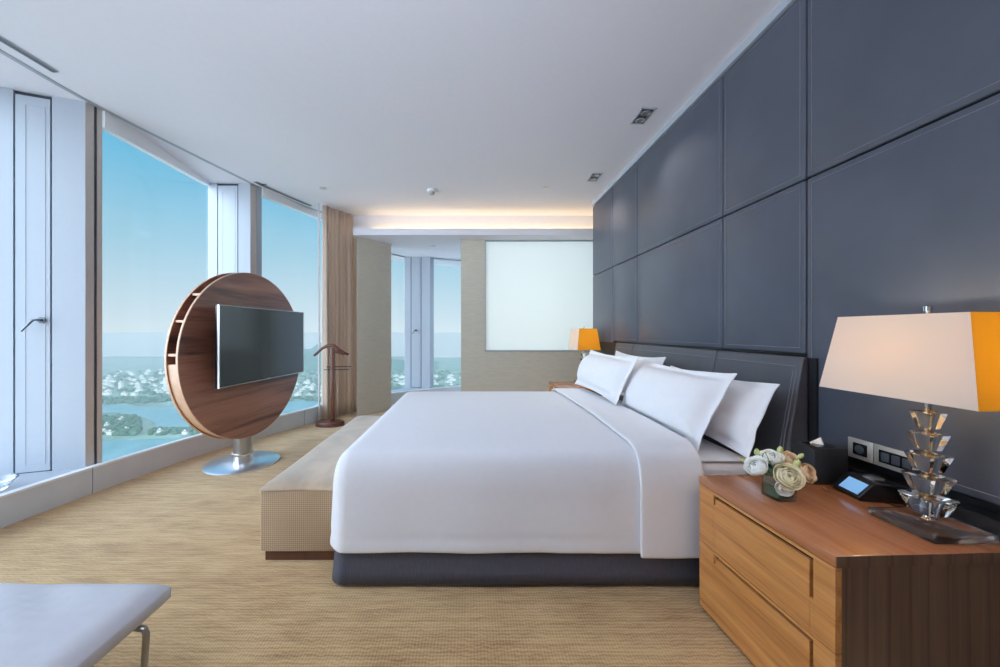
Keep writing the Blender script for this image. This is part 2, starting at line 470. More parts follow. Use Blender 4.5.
def water_mat():
    m, nt, b = newmat('lake_water')
    v = coord(nt, (1, 1, 1)); n = N(nt, 'ShaderNodeTexNoise'); n.inputs['Scale'].default_value = 0.02; n.inputs['Detail'].default_value = 5; nt.links.new(v, n.inputs['Vector'])
    nt.links.new(ramp(nt, n.outputs['Fac'], [(0.35, srgb(88, 140, 146)), (0.7, srgb(112, 160, 162))]), b.inputs['Base Color'])
    b.inputs['Roughness'].default_value = 0.35
    bump(nt, n.outputs['Fac'], b, 0.2, 2.0)
    return m
M['water'] = water_mat()

# ------------------------------------------------------------------ room shell
CEIL = 3.025
XW = 1.68
KERB = catmull([(-3.0, -3.2), (-3.05, -1.0), (-3.06, 0.6), (-3.03, 1.6), (-2.985, 2.281), (-2.914, 2.79), (-2.787, 3.448), (-2.627, 3.965),
                (-2.476, 4.265), (-2.172, 4.918), (-2.14, 5.2), (-2.03, 5.55), (-1.72, 5.88), (-1.31, 6.14), (-0.85, 6.5), (-0.18, 6.97), (0.6, 7.35), (2.0, 7.7)], 8)
CEDGE = catmull([(-2.97, -3.2), (-3.0, -1.0), (-3.01, 0.6), (-2.995, 1.6), (-2.96, 2.262), (-2.931, 2.784), (-2.80, 3.463), (-2.624, 4.274),
                 (-2.573, 4.453), (-2.224, 5.303), (-1.783, 5.73), (-1.72, 5.76)], 8)
# plan outline of the facade
A0, A1, A2, A3, B1 = (-3.62, 2.56), (-3.375, 2.653), (-3.176, 2.729), (-3.0, 2.80), (-2.955, 2.885)
C0, Ca, Cb, C1, C2 = (-3.165, 4.332), (-3.055, 4.332), (-2.80, 4.332), (-2.66, 4.34), (-2.575, 4.43)
D0 = (-2.15, 6.0)

floor = MB()
floor.prism([(2.4, -3.3), (2.4, 7.65)] + offset_line(KERB, 0.06)[::-1], -0.3, 0.0)
tag(floor.build('floor', M['carpet']), kind='structure')

c = MB()
c.prism([(p[0], p[1]) for p in CEDGE] + [(2.2, 5.76), (2.2, -3.2)], CEIL, CEIL+0.3)
tag(c.build('ceiling', M['ceiling']), kind='structure')
# dark edge trim of the ceiling and the pale window head beyond it
t = MB(); t.ribbon(CEDGE, offset_line(CEDGE, 0.035), CEIL-0.004, CEIL+0.05)
tag(t.build('trim_1', M['grey_metal']), kind='structure')
t = MB(); t.prism(offset_line(CEDGE, 0.035) + [(-1.9, 6.1), (D0[0]-.05, D0[1]+.05), (C2[0]-.06, C2[1]+.05), (C1[0], C1[1]+.1), (C0[0]-.04, C0[1]+.1), (C0[0]-.04, C0[1]), (B1[0]-.04, B1[1]+.02), (A0[0]-.03, A0[1]+.06), (-3.13, .2), (-3.12, -3.2)], CEIL+0.012, CEIL+0.3)
tag(t.build('trim_2', M['ceiling']), kind='structure')

# kerb under the windows, in three pieces with joints
def kerb_at(y):
    for i in range(len(KERB)-1):
        if KERB[i][1] <= y <= KERB[i+1][1]:
            t_ = (y-KERB[i][1])/(KERB[i+1][1]-KERB[i][1])
            return (KERB[i][0]+(KERB[i+1][0]-KERB[i][0])*t_, y)
    return KERB[0] if y < KERB[0][1] else KERB[-1]
def kerb_cut(lo, hi, name):
    pts = [kerb_at(lo)] + [p for p in KERB if lo+.01 < p[1] < hi-.01] + [kerb_at(hi)]
    k = MB(); k.ribbon(pts, offset_line(pts, 0.05), 0.0, 0.19)
    tg = k.build(name, M['kerb']); tag(tg, kind='structure')
    k = MB(); q = offset_line(pts, -0.003); k.ribbon(q, offset_line(pts, 0.053), 0.19, 0.205)
    k.build('sill_cap', M['lit_sill_frame_white'], tg)  # whiter than the kerb: window light put into the colour
kerb_cut(-3.2, 2.772, 'baseboard_left')
kerb_cut(2.779, 4.797, 'baseboard_center')
kerb_cut(4.806, 7.69, 'baseboard_back')
for lo, hi, nm in ((2.771, 2.780, 'trim_3'), (4.796, 4.807, 'trim_4')):
    pts = offset_line([kerb_at(lo), kerb_at(hi)], .006)
    g = MB(); g.ribbon(pts, offset_line(pts, 0.04), 0.0, 0.2); tag(g.build(nm, M['dark_line']), kind='structure')

# ledge in the vent alcove
lg = MB(); lg.prism([(-3.1, 1.9), (-3.02, 2.28), (-2.96, 2.79), (-2.955, 2.885), A3, A2, A1, A0, (-3.7, 2.3), (-3.5, 1.9)], 0.0, 0.196)
tag(lg.build('trim_5', M['white_metal']), kind='structure')

def lerp2(p, q, t): return (p[0]+(q[0]-p[0])*t, p[1]+(q[1]-p[1])*t)
def vent_wall(name, pts, z0, door_span, handle=None, doorname=None, depth=0.25):
    """flat cladding through plan points, with a tall vent door in one span"""
    w = MB()
    for i in range(len(pts)-1):
        if (pts[i], pts[i+1]) == door_span: continue
        w.wall(pts[i], pts[i+1], z0, CEIL+0.02, 0.06)
    p, q = door_span
    w.wall((p[0]-.0, p[1]+.05), (q[0], q[1]+.05), z0, CEIL+0.02, 0.03)
    o = w.build(name, M['white_metal']); tag(o, kind='structure')
    d = Vector((q[0]-p[0], q[1]-p[1])); L = d.length; d.normalize(); n = Vector((-d.y, d.x))
    def P(s, off): return (p[0]+d.x*s+n.x*off, p[1]+d.y*s+n.y*off)
    g = MB(); g.wall(P(0, .02), P(L, .02), z0, CEIL+0.01, 0.02)
    dr = g.build(doorname, M['dark_line']); tag(dr, kind='structure')
    f = MB(); f.wall(P(.012, 0), P(L-.012, 0), z0+.012, CEIL-.02, 0.02)
    f.build('door_leaf', M['white_metal'], dr)
    b = MB()
    e = 0.05; s0, s1, zz0, zz1 = .012+e, L-.012-e*.6, z0+.06, CEIL-.09
    for (a, bb, za, zb) in ((s0, s0+.006, zz0, zz1), (s1, s1+.006, zz0, zz1), (s0, s1, zz0, zz0+.006), (s0, s1, zz1, zz1+.006)):
        b.wall(P(a, -.002), P(bb, -.002), za, zb, 0.004)
    b.build('door_panel_bead', M['white_metal'], dr)
    if handle:
        sh, zh, ln, r = handle
        h = MB()
        c0 = P(sh, -.001); c1 = P(sh, -.05); 
        h.tube([(c0[0], c0[1], zh), (P(sh, -.012)[0], P(sh, -.012)[1], zh)], r*2.6, 16)
        h.tube([(c0[0], c0[1], zh), (c1[0], c1[1], zh), ], r, 10)
        e1 = P(sh-ln*.72, -.055)
        h.tube([(c1[0], c1[1], zh+.002), (P(sh-.02, -.056)[0], P(sh-.02, -.056)[1], zh), (e1[0], e1[1], zh-ln*.72)], [r, r, r*.8], 10)
        h.build('door_handle', M['handle'], dr)
    return o
vent_wall('wall_left', [A0, A1, A2, A3], 0.19, (A1, A2), handle=(0.158, 1.335, 0.115, .009), doorname='door_1')
vent_wall('wall_center', [C0, Ca, Cb, C1], -0.3, (Ca, Cb), doorname='door_2')

def window(name, p, q, z0, z1, f0=0.02, f1=0.02, fr=0.03, jamb0=None):
    """glass pane from p to q with slim frame; head height f0..f1 below z1"""
    g = MB(); 
    d = Vector((q[0]-p[0], q[1]-p[1])); d.normalize(); n = Vector((-d.y, d.x))*0.02
    pts = [(p[0], p[1]), (q[0], q[1])]
    V = g.verts([(p[0], p[1], z0), (q[0], q[1], z0), (q[0], q[1], z1), (p[0], p[1], z1),
                 (p[0]+n.x, p[1]+n.y, z0), (q[0]+n.x, q[1]+n.y, z0), (q[0]+n.x, q[1]+n.y, z1), (p[0]+n.x, p[1]+n.y, z1)])
    for f in ((0, 1, 2, 3), (5, 4, 7, 6), (4, 0, 3, 7), (1, 5, 6, 2), (3, 2, 6, 7), (4, 5, 1, 0)): g.face([V[i] for i in f])
    fm = MB()
    m = Vector((d.y, -d.x))*0.02
    def slab(a, b, za0, za1, zb0, zb1):
        W = fm.verts([(a[0]+m.x, a[1]+m.y, za0), (b[0]+m.x, b[1]+m.y, zb0), (b[0]+m.x, b[1]+m.y, zb1), (a[0]+m.x, a[1]+m.y, za1),
                      (a[0]-m.x*2, a[1]-m.y*2, za0), (b[0]-m.x*2, b[1]-m.y*2, zb0), (b[0]-m.x*2, b[1]-m.y*2, zb1), (a[0]-m.x*2, a[1]-m.y*2, za1)])
        for f in ((0, 1, 2, 3), (5, 4, 7, 6), (4, 0, 3, 7), (1, 5, 6, 2), (3, 2, 6, 7), (4, 5, 1, 0)): fm.face([W[i] for i in f])
    slab(p, q, z1-f0, z1+.03, z1-f1, z1+.03)
    slab(p, q, z0-.02, z0+fr, z0-.02, z0+fr)
    o = fm.build(name, M['lit_sill_frame_white']); tag(o, kind='structure')
    g.build('glass_pane', M['glass'], o)
    return o
window('window_1', B1, C0, -0.6, CEIL, 0.14, 0.02)
window('window_2', C2, D0, -0.6, CEIL, 0.11, 0.05)
window('window_3', (-3.1, 0.2), A0, 0.0, CEIL, 0.05, 0.03)
w = MB(); w.box((-3.3, -3.2, 0), (-3.1, 0.2, CEIL)); tag(w.build('wall_light_block', M['beige_wall']), kind='structure')  # unseen solid wall added in place of glazing to cut light
# jambs
j = MB(); j.prism([A3, lerp2(A3, B1, .55), (lerp2(A3, B1, .55)[0]-.12, lerp2(A3, B1, .55)[1]+.05), (A3[0]-.1, A3[1]+.05)], 0.0, CEIL+.01)
jo = tag(j.build('trim_6', M['bronze_jamb']), kind='structure')
j = MB(); a = lerp2(A3, B1, .62); j.prism([a, B1, (B1[0]-.07, B1[1]+.03), (a[0]-.1, a[1]+.04)], 0.0, CEIL+.01)
j.build('jamb_strip', M['bronze_jamb'], jo)
j = MB(); j.prism([lerp2(A3, B1, .5), lerp2(A3, B1, .68), (-3.06, 2.9)], 0.0, CEIL+.005); j.build('gasket', M['dark_line'], jo)
j = MB(); j.prism([C1, lerp2(C1, C2, .5), (C1[0]-.05, C1[1]+.12), (C1[0]-.1, C1[1]+.03)], 0.0, CEIL+.01)
jo = tag(j.build('trim_7', M['bronze_jamb']), kind='structure')
j = MB(); j.prism([lerp2(C1, C2, .52), C2, (C2[0]-.05, C2[1]+.06), (C1[0]-.02, C1[1]+.12)], 0.0, CEIL+.01); j.build('jamb_strip', M['grey_metal'], jo)

# far windows behind the partition
SOF = 2.65
E0, Ea, Eb, E1, E2 = (-1.245, 6.75), (-1.13, 6.75), (-0.93, 6.75), (-0.77, 6.75), (-0.71, 6.86)
_c = CEIL
CEIL_SAVE = CEIL
CEIL = SOF + 0.02
vent_wall('wall_far', [E0, Ea, Eb, E1], 0.19, (Ea, Eb), handle=(0.10, 1.27, 0.09, .008), doorname='door_3')
window('window_5', (-1.75, 5.95), E0, 0.0, SOF+.02, 0.02, 0.02)
window('window_6', E2, (1.9, 8.0), 0.0, SOF+.02, 0.02, 0.02)
CEIL = CEIL_SAVE
j = MB(); j.prism([E1, E2, (E2[0]-.05, E2[1]+.06), (E1[0]-.04, E1[1]+.1)], 0.0, SOF+.03)
tag(j.build('trim_8', M['grey_metal']), kind='structure')
lg = MB(); lg.prism([(-1.33, 6.13), (-.9, 6.52), (-.4, 6.87), E2, E1, E0, (-1.6, 6.3)], 0.0, 0.19)
tag(lg.build('trim_9', M['white_metal']), kind='structure')

# soffit with cove light
s = MB()
s.prism([(-1.71, 5.22), (2.2, 5.22), (2.2, 8.2), (0.2, 8.2), (-1.9, 6.9), (-1.95, 5.8), (-1.74, 5.5)], SOF, SOF+0.093)
tag(s.build('ceiling_back', M['ceiling']), kind='structure')
s = MB(); s.box((-1.80, 5.51, SOF+.093), (2.2, 5.75, CEIL+.1)); tag(s.build('wall_cove', M['ceiling']), kind='structure')
led = MB(); led.box((-1.5, 5.43, SOF+.094), (2.1, 5.46, SOF+.106))
o = led.build('led_strip', M['led']); tag(o, 'long warm LED strip glowing on top of the lowered back ceiling', 'light strip')
# back wall with blind opening
WB = 5.51
bx0, bx1, bz0, bz1 = 0.214, 2.05, 0.952, SOF
w = MB()
w.box((-.155, WB, 0), (bx0, WB+.12, SOF)); w.box((bx1, WB, 0), (2.2, WB+.12, SOF)); w.box((bx0, WB, 0), (bx1, WB+.12, bz0))
tag(w.build('wall_back', M['beige_wall']), kind='structure')
fr = MB()
fr.box((bx0, WB-.004, bz0), (bx0+.012, WB+.05, bz1-.001)); fr.box((bx0, WB-.004, bz1-.02), (bx1, WB+.05, bz1-.001)); fr.box((bx0, WB-.004, bz0-.012), (bx1, WB+.02, bz0))
o = fr.build('window_7', M['grey_metal']); tag(o, kind='structure')
bl = MB(); bl.box((bx0+.012, WB+.02, bz0+.01), (bx1, WB+.023, bz1-.02)); bl.build('roller_blind', M['blind'], o)
bl = MB(); bl.box((bx0+.014, WB+.014, bz0+.002), (bx1, WB+.03, bz0+.014), .004); bl.build('blind_weight_bar', M['white_metal'], o)
# room behind the blind (closed box holding the added backlight)
w = MB(); w.box((-.155, 7.6, 0), (2.2, 7.7, SOF)) ; w.box((-.155, WB+.12, 0), (-.05, 7.6, SOF))
tag(w.build('wall_bath', M['ceiling']), kind='structure')
# angled partition
w = MB(); w.prism([(-1.69, 5.335), (-1.60, 5.40), (-1.275, 5.76), (-1.40, 5.90), (-1.75, 5.62)], 0, SOF)
tag(w.build('wall_partition', M['beige_wall']), kind='structure')

# right wall: backing, leather panels, skirting, top trim
w = MB(); w.box((XW+.02, -3.2, 0), (2.2, 4.965, CEIL)); wr = tag(w.build('wall_right', M['black']), kind='structure')
w = MB(); w.box((2.201, 4.9, 0), (2.3, 5.6, CEIL)); 
# return of the wall beyond the panels, set back
tag(w.build('wall_return', M['beige_wall']), kind='structure')
w = MB(); w.box((XW-.012, -3.2, 2.972), (XW+.03, 4.97, CEIL)); tag(w.build('trim_10', M['white_metal']), kind='structure')
seams = [-3.2, -2.0, -0.66, 0.55, 1.806, 2.405, 3.637, 4.265, 4.97]
ZS = 2.015
def wpanel(y0, y1, z0, z1):
    g = 0.004
    p = MB(); p.box((XW, y0+g, z0+g), (XW+.03, y1-g, z1-g), .008, 3)
    o = p.build('wall_panel', M['leather'], wr)
    # welted seam near the border
    t = MB(); e = 0.03
    for (a, b, cc, d) in ((y0+e, z0+e, y1-e, z0+e+.003), (y0+e, z1-e-.003, y1-e, z1-e), (y0+e, z0+e, y0+e+.003, z1-e), (y1-e-.003, z0+e, y1-e, z1-e)):
        t.box((XW-.0025, a, b), (XW+.004, cc, d), .001, 1)
    t.build('border_seam', M['thread'], o)
for i in range(len(seams)-1):
    y0, y1 = seams[i], seams[i+1]
    zb = 1.135 if 1.8 < y0 < 4.1 else 0.69
    wpanel(y0, y1, ZS, 2.968)
    wpanel(y0, y1, zb, ZS)
k = MB(); k.box((XW-.045, -3.2, 0.0), (XW+.03, 1.735, 0.664), .006, 2); tag(k.build('baseboard_right', M['black']), kind='structure')
k = MB(); k.box((XW-.01, 1.74, 0.0), (XW+.03, 4.97, 1.12)); tag(k.build('trim_11', M['black_leather']), kind='structure')
# walls the photograph does not show
w = MB(); w.box((-3.3, -3.35, 0), (2.2, -3.2, CEIL)); tag(w.build('wall_rear', M['beige_wall']), kind='structure')

# ceiling fittings
def slot(pts, name, label):
    r = MB(); r.ribbon(pts, offset_line(pts, 0.05), CEIL-.006, CEIL-.0005)
    rt = r.build(name, M['grey_metal']); tag(rt, label, 'air vent', 'slot diffusers along the window edge')
    for off in (0.012, 0.03):
        q = offset_line(pts, off)
        k = MB(); k.ribbon(q, offset_line(q, 0.008), CEIL-.0075, CEIL-.0055); k.build('slot', M['dark_line'], rt)
ins = offset_line(CEDGE, -0.10)
ins = offset_line(CEDGE, -0.14)
slot([p for p in ins if 0.8 < p[1] < 2.5], 'ceiling_vent', 'dark slot air vent in the ceiling above the handled vent door')
ins2 = offset_line(CEDGE, -0.10)
slot([p for p in ins2 if 4.2 < p[1] < 5.1], 'ceiling_vent', 'thin slot air vent in the ceiling between the window post and the curtain')

def twin_spot(px, py, ln, wd, name, label):
    Y = F*(CEIL-H)/(CY-py); X = (px-CX)/F*Y
    r = thing(name, (X, Y, CEIL), label, 'ceiling light', 'twin recessed downlights')
    f = MB()
    z0, z1 = CEIL-.006, CEIL-.0005
    f.box((X-wd/2, Y-ln/2, z0), (X-wd/2+.012, Y+ln/2, z1)); f.box((X+wd/2-.012, Y-ln/2, z0), (X+wd/2, Y+ln/2, z1))
    f.box((X-wd/2, Y-ln/2, z0), (X+wd/2, Y-ln/2+.012, z1)); f.box((X-wd/2, Y+ln/2-.012, z0), (X+wd/2, Y+ln/2, z1))
    f.build('frame', M['white_metal'], r)
    b = MB(); b.box((X-wd/2+.012, Y-ln/2+.012, CEIL-.003), (X+wd/2-.012, Y+ln/2-.012, CEIL-.001)); b.build('recess', M['lamp_dark'], r)
    for s_ in (-1, 1):
        q = MB(); q.lathe([(wd*.30, 0), (wd*.33, -.004), (wd*.28, -.010), (wd*.16, -.006), (.0001, -.005)], (X, Y+s_*ln*.23, CEIL-.003), 20)
        q.build('lamp', M['steel'], r)
    return X, Y
SP = [twin_spot(643, 116, .22, .12, 'downlight', 'larger twin recessed downlight nearest the top of the tall wall panels'),
      twin_spot(594.5, 177, .22, .12, 'downlight', 'small twin recessed downlight at the far end of the ceiling')]
def on_ceiling(px, py):
    Y = F*(CEIL-H)/(CY-py); return (px-CX)/F*Y, Y
X, Y = on_ceiling(432, 190)
r = thing('smoke_detector', (X, Y, CEIL), 'white round smoke detector in the middle of the ceiling', 'smoke detector')
q = MB(); q.lathe([(.06, 0), (.06, -.02), (.05, -.03)], (X, Y, CEIL-.0005), 28); q.build('base', M['detector'], r)
q = MB(); q.lathe([(.034, -.03), (.034, -.052), (.022, -.06), (.001, -.06)], (X, Y, CEIL), 24); q.build('sensor', M['grey_metal'], r)
for (px, py, lab) in ((323, 188, 'small flat sprinkler cap on the ceiling near the window post'), (545.5, 188, 'small flat sprinkler cap on the ceiling near the far twin downlight')):
    X, Y = on_ceiling(px, py)
    q = MB(); q.lathe([(.04, 0), (.04, -.004), (.03, -.007), (.001, -.007)], (X, Y, CEIL-.0005), 24)
    tag(q.build('ceiling_sprinkler', M['silver_plate']), lab, 'sprinkler', 'flat sprinkler caps on the ceiling')
Y = F*(SOF-H)/(CY-246); X = (433-CX)/F*Y
q = MB(); q.lathe([(.04, 0), (.04, -.004), (.03, -.007), (.001, -.007)], (X, Y, SOF-.0005), 24)
tag(q.build('ceiling_speaker', M['silver_plate']), 'small round cap under the lowered ceiling by the far window', 'ceiling cap')

# ------------------------------------------------------------------ bed
bx_foot, bx_head = -0.665, 1.40
by_n, by_f = 1.765, 3.60
bed = thing('bed', (0.38, 2.68, 0), 'large bed with charcoal skirt against the leather headboard', 'bed')
b = MB(); b.box((bx_foot+.02, by_n+.02, 0.335), (bx_head, by_f-.02, 0.60), .05, 4); b.build('mattress', M['sheet'], bed)
# skirt with slight flare and pleat lines
def skirt():
    m = MB()
    pts = []
    R = .075
    def add(x, y, nx, ny): pts.append((x, y, nx, ny))
    n = 60
    for i in range(n+1):
        add(bx_head-(bx_head-bx_foot-R)*i/n, by_n, 0, -1)
    for k in range(1, 6):
        a = PI/2*k/6
        add(bx_foot+R-R*math.sin(a), by_n+R-R*math.cos(a), -math.sin(a), -math.cos(a))
    for i in range(n+1):
        add(bx_foot, by_n+R+(by_f-by_n-2*R)*i/n, -1, 0)
    for k in range(1, 6):
        a = PI/2*k/6
        add(bx_foot+R-R*math.cos(a), by_f-R+R*math.sin(a), -math.cos(a), math.sin(a))
    for i in range(n+1):
        add(bx_foot+R+(bx_head-bx_foot-R)*i/n, by_f, 0, 1)
    zs = [0.02, 0.08, 0.15, 0.22, 0.30, 0.34]
    def fn(i, j):
        x, y, nx, ny = pts[i]
        z = zs[j]
        fl = (0.010 + 0.03*max(0, -nx)*max(0, 1-(y-by_n)/.3))*(0.34-z)/0.3 + 0.006*nz((x*3, y*3, z*.5), 1.0)*(0.34-z)/.3
        zz = z + (0.006*nz((x*2, y*2, 3)) if j == 0 else 0)
        return (x+nx*fl, y+ny*fl, zz)
    m.grid(fn, len(pts), len(zs))
    o = m.build('bed_skirt', M['skirt'], bed)
    solidify(o, 0.008, 0)
skirt()
b = MB(); b.box((bx_foot+.03, by_n+.03, 0.06), (bx_head, by_f-.03, 0.333), .01); b.build('bed_base', M['black'], bed)
for (x, y) in ((bx_foot+.05, by_n+.045), (0.48, by_n+.045), (bx_head-.1, by_n+.045), (bx_foot+.05, by_f-.05), (bx_head-.1, by_f-.05)):
    b = MB(); b.lathe([(.018, 0), (.024, .05), (.024, .07)], (x, y, 0.0), 16); b.build('foot', M['black'], bed)

# duvet
def duvet():
    top = 0.662
    rho = 0.10
    xi, yn, yf = bx_foot-.03+rho, by_n-.036+rho, by_f+.036-rho
    xh = 1.10
    prof = []   # (outset, z) as function of hang distance
    hem = 0.186
    def pr(r):   # r in 0..1
        if r < 0.45:
            a = r/0.45*PI/2
            k = 0.85
            return rho*math.sin(a)**k*1.0, top-0.004 - (0.20)*(1-math.cos(a)**0.9)
        s = (r-0.45)/0.55
        return rho+0.012*s, top-.204-(top-.204-hem)*s
    nh = 22
    xs = [-(k/nh) for k in range(nh, 0, -1)] + [i/54 for i in range(55)]
    ys = [-(k/nh) for k in range(nh, 0, -1)] + [i/50 for i in range(51)] + [1+k/nh for k in range(1, nh+1)]
    m = MB()
    def fn(i, j):
        u, v = xs[i], ys[j]
        hs = max(0, -u); ht = max(0, -v, v-1)
        x = xi+(xh-xi)*max(0, u); y = yn+(yf-yn)*min(1, max(0, v))
        r = max(hs, ht)
        z = top
        if r > 0:
            e, z = pr(r)
            sgn = -1 if v < 0 else 1
            if hs > 0 and ht > 0:
                phi = PI/2*(ht/(hs+ht)) if hs+ht > 0 else 0
                if hs >= ht: phi = PI/4*ht/hs
                else: phi = PI/2-PI/4*hs/ht
                dx, dy = -math.cos(phi), sgn*math.sin(phi)
            elif hs > 0: dx, dy = -1, 0
            else: dx, dy = 0, sgn
            s = max(0, (r-.3)/.7)
            wr_ = 0.010*nz((x*2.4+dx, y*2.4+dy*2, z*.6), 1.3, 2.0)*s + .004*nz((x*7, y*7, z*1.5), 1, 5)*s
            if 0.86 < r < 0.90: wr_ -= 0.004
            e += wr_
            x += dx*e; y += dy*e
            z += 0.004*nz((x*3, y*3, 0), 1, 9)*s
        # puff and soft undulation of the top
        cr = min(1, max(0, u)*5+.0)*1.0
        inside = max(0, min(1, min(v, 1-v)*6)) * max(0, min(1, u*6)) if (0 <= v <= 1 and u >= 0) else 0
        z += 0.010*inside + 0.02*math.sin(PI*min(1, max(0, v)))**.7*min(1, max(0, u)*2.2)*min(1, (1-min(1, max(0, u)))*4+.2) + 0.006*inside*nz((x*2.2, y*2.2, 0), 1, 4) + .003*inside*nz((x*6, y*6, 1), 1, 3)
        return (x, y, z)
    m.grid(fn, len(xs), len(ys))
    o = m.build('duvet', M['sheet'])
    tag(o, 'smooth white duvet spread over the bed and hanging down its sides', 'duvet')
    solidify(o, 0.022, -1); subsurf(o, 1)
    # turned down band on the head side
    t = MB()
    nb = 14
    def fb(i, j):
        uu = i/nb
        v = ys[j]
        xx = 0.80 + (1.11-0.80)*uu
        ht = max(0, -v, v-1)
        y = yn+(yf-yn)*min(1, max(0, v)); z = top+.018+.020*math.sin(PI*min(1, max(0, v)))**.7*.9
        if ht > 0:
            e, z = pr(ht)
            sgn = -1 if v < 0 else 1
            s = max(0, (ht-.3)/.7)
            e += .012 + .008*nz((xx*4, sgn, z), 1, 7)*s
            y += sgn*e
            z += 0.004 - (.012 if ht > .95 else 0) 
        z += 0.006*nz((xx*3, y*2, 2), 1, 1)*(1 if ht == 0 else 0)
        if ht == 0: z += .004
        edge = min(uu, 1-uu)
        if edge < 0.05 and ht == 0: z -= .005*(1-edge/.05)
        xx += .012*nz((y*1.5, z, 0), 1, 11)
        return (xx, y, z)
    t.grid(fb, nb+1, len(ys))
    q = t.build('turned_down_sheet', M['sheet'], o)
    solidify(q, 0.012, 1); subsurf(q, 1)
    q['label'] = 'smooth turned down sheet band'
    return o
duvet()
# folded sheet at the head, tucked on the mattress
b = MB(); b.box((1.13, by_n+.025, 0.601), (bx_head-.01, by_f-.03, 0.612), .005); 
tag(b.build('bottom_sheet', M['sheet']), 'white fitted sheet showing on the mattress beneath the pillows', 'sheet')

# pillows
def pillow(name, c0, c1, y0, y1, T, label, seed, group):
    """c0 bottom edge (x, z), c1 top edge (x, z); spans y0..y1"""
    W = (y1-y0)/2; v = Vector((c1[0]-c0[0], 0, c1[1]-c0[1])); B = v.length/2; v.normalize()
    n = Vector((-v.z, 0, v.x))            # towards the foot of the bed
    ctr = Vector(((c0[0]+c1[0])/2, (y0+y1)/2, (c0[1]+c1[1])/2))
    fl = 0.05
    nu, nv = 46, 30
    m = MB()
    def half(sgn):
        def fn(i, j):
            u = -1+2*i/(nu-1); w = -1+2*j/(nv-1)
            # denser towards the border
            u = math.copysign(abs(u)**0.8, u); w = math.copysign(abs(w)**0.8, w)
            iu = min(1, abs(u)*W/(W-fl)); iw = min(1, abs(w)*B/(B-fl))
            t = ((1-iu**3.2)*(1-iw**2.6))**0.55
            bul = T*t*(0.55 if sgn < 0 else 1.0) + 0.004
            px = u*W*(1-0.045*(1-abs(u)**2)*0 - 0.05*(1-w*w)*abs(u)**3) ; pw = w*B*(1-0.13*(1-abs(u)**2.2)*abs(w)**3)
            p = ctr + Vector((0, px, 0)) + v*pw
            wr_ = 0.010*nz((u*2.2, w*2.2, seed), 1.2, seed)*t + 0.006*nz((u*5, w*4, seed+3), 1.0, seed)*max(0.25, t)
            crease = 0.006*math.sin((abs(u)*9+abs(w)*5+seed))*max(0, iu*iw-.35)*t
            p += n*(sgn*bul + wr_*(1 if sgn > 0 else .3) + crease)
            # soft droop of flange
            p += n*(0.01*nz((u*3, w*3, seed+7), 1, 0))*max(iu, iw)**6
            return p
        return fn
    m.grid(half(1), nu, nv); m.grid(half(-1), nu, nv)
    bmesh.ops.remove_doubles(m.bm, verts=list(m.bm.verts), dist=0.0005)
    # close the border between both halves
    eb = [e for e in m.bm.edges if len(e.link_faces) == 1]
    bmesh.ops.bridge_loops(m.bm, edges=eb)
    for f in m.bm.faces: f.smooth = True
    o = m.build(name, M['pillow'], loc=(ctr.x, ctr.y, ctr.z), autosmooth=False)
    tag(o, label, 'pillow', group)
    subsurf(o, 1)
    return o
G = 'white pillows leaning on the headboard'
pillow('pillow', (1.135, .634), (1.345, 1.04), 1.81, 2.80, .115, 'large white pillow in front, on the side of the bed nearest the flowers', 1.3, G)
pillow('pillow', (1.035, .722), (1.205, 1.07), 2.57, 3.61, .115, 'large white pillow in front, on the far side of the bed by the small lamp', 4.1, G)
pillow('pillow', (1.335, .634), (1.482, 1.0), 1.725, 2.67, .06, 'white pillow tucked behind the front one, its end showing near the tissue box', 7.7, G)
pillow('pillow', (1.335, .655), (1.46, 1.06), 2.69, 3.61, .075, 'white pillow tucked behind the far front pillow, only its upper corner showing', 9.2, G)

# headboard
hb = thing('headboard', (1.6, 2.9, 0), 'long padded charcoal leather headboard fixed to the panelled wall', 'headboard')
def hb_panel(y0, y1):
    m = MB()
    g = .004
    prof = [(XW-.012, 0.10), (1.47, 0.10), (1.462, .14), (1.50, .55), (1.572, .75), (1.640, 1.10), (1.648, 1.118), (XW-.012, 1.125)]
    prof = [(XW-.012, 0.0), (1.475, 0.0), (1.466, .015), (1.575, .74), (1.638, 1.105), (1.644, 1.117), (1.652, 1.122), (XW-.012, 1.122)]
    a = m.verts([(x, y0+g, z) for x, z in prof]); b_ = m.verts([(x, y1-g, z) for x, z in prof])
    m.face(a); m.face(b_[::-1])
    for i in range(len(prof)):
        m.face([a[i], a[(i+1) % len(prof)], b_[(i+1) % len(prof)], b_[i]])
    o = m.build('headboard_panel', M['headboard'], hb); bevelmod(o, .008, 3)
    return o
hseams = [1.775, 2.405, 3.637, 4.08]
for i in range(3): hb_panel(hseams[i], hseams[i+1])
# welt along the near edge and the top
wl = MB()
for dy in (0.028, 0.046):
    wl.tube([(1.4675+.0, 1.775+dy, .115), (1.5745, 1.775+dy, .74), (1.6375, 1.775+dy, 1.105-.02)], .003, 6)
for dz in (0.03,):
    for i in range(3):
        wl.tube([(1.632, hseams[i]+.03, 1.075), (1.632, hseams[i+1]-.03, 1.075)], .002, 6)
wl.build('welt_seam', M['thread'], hb)

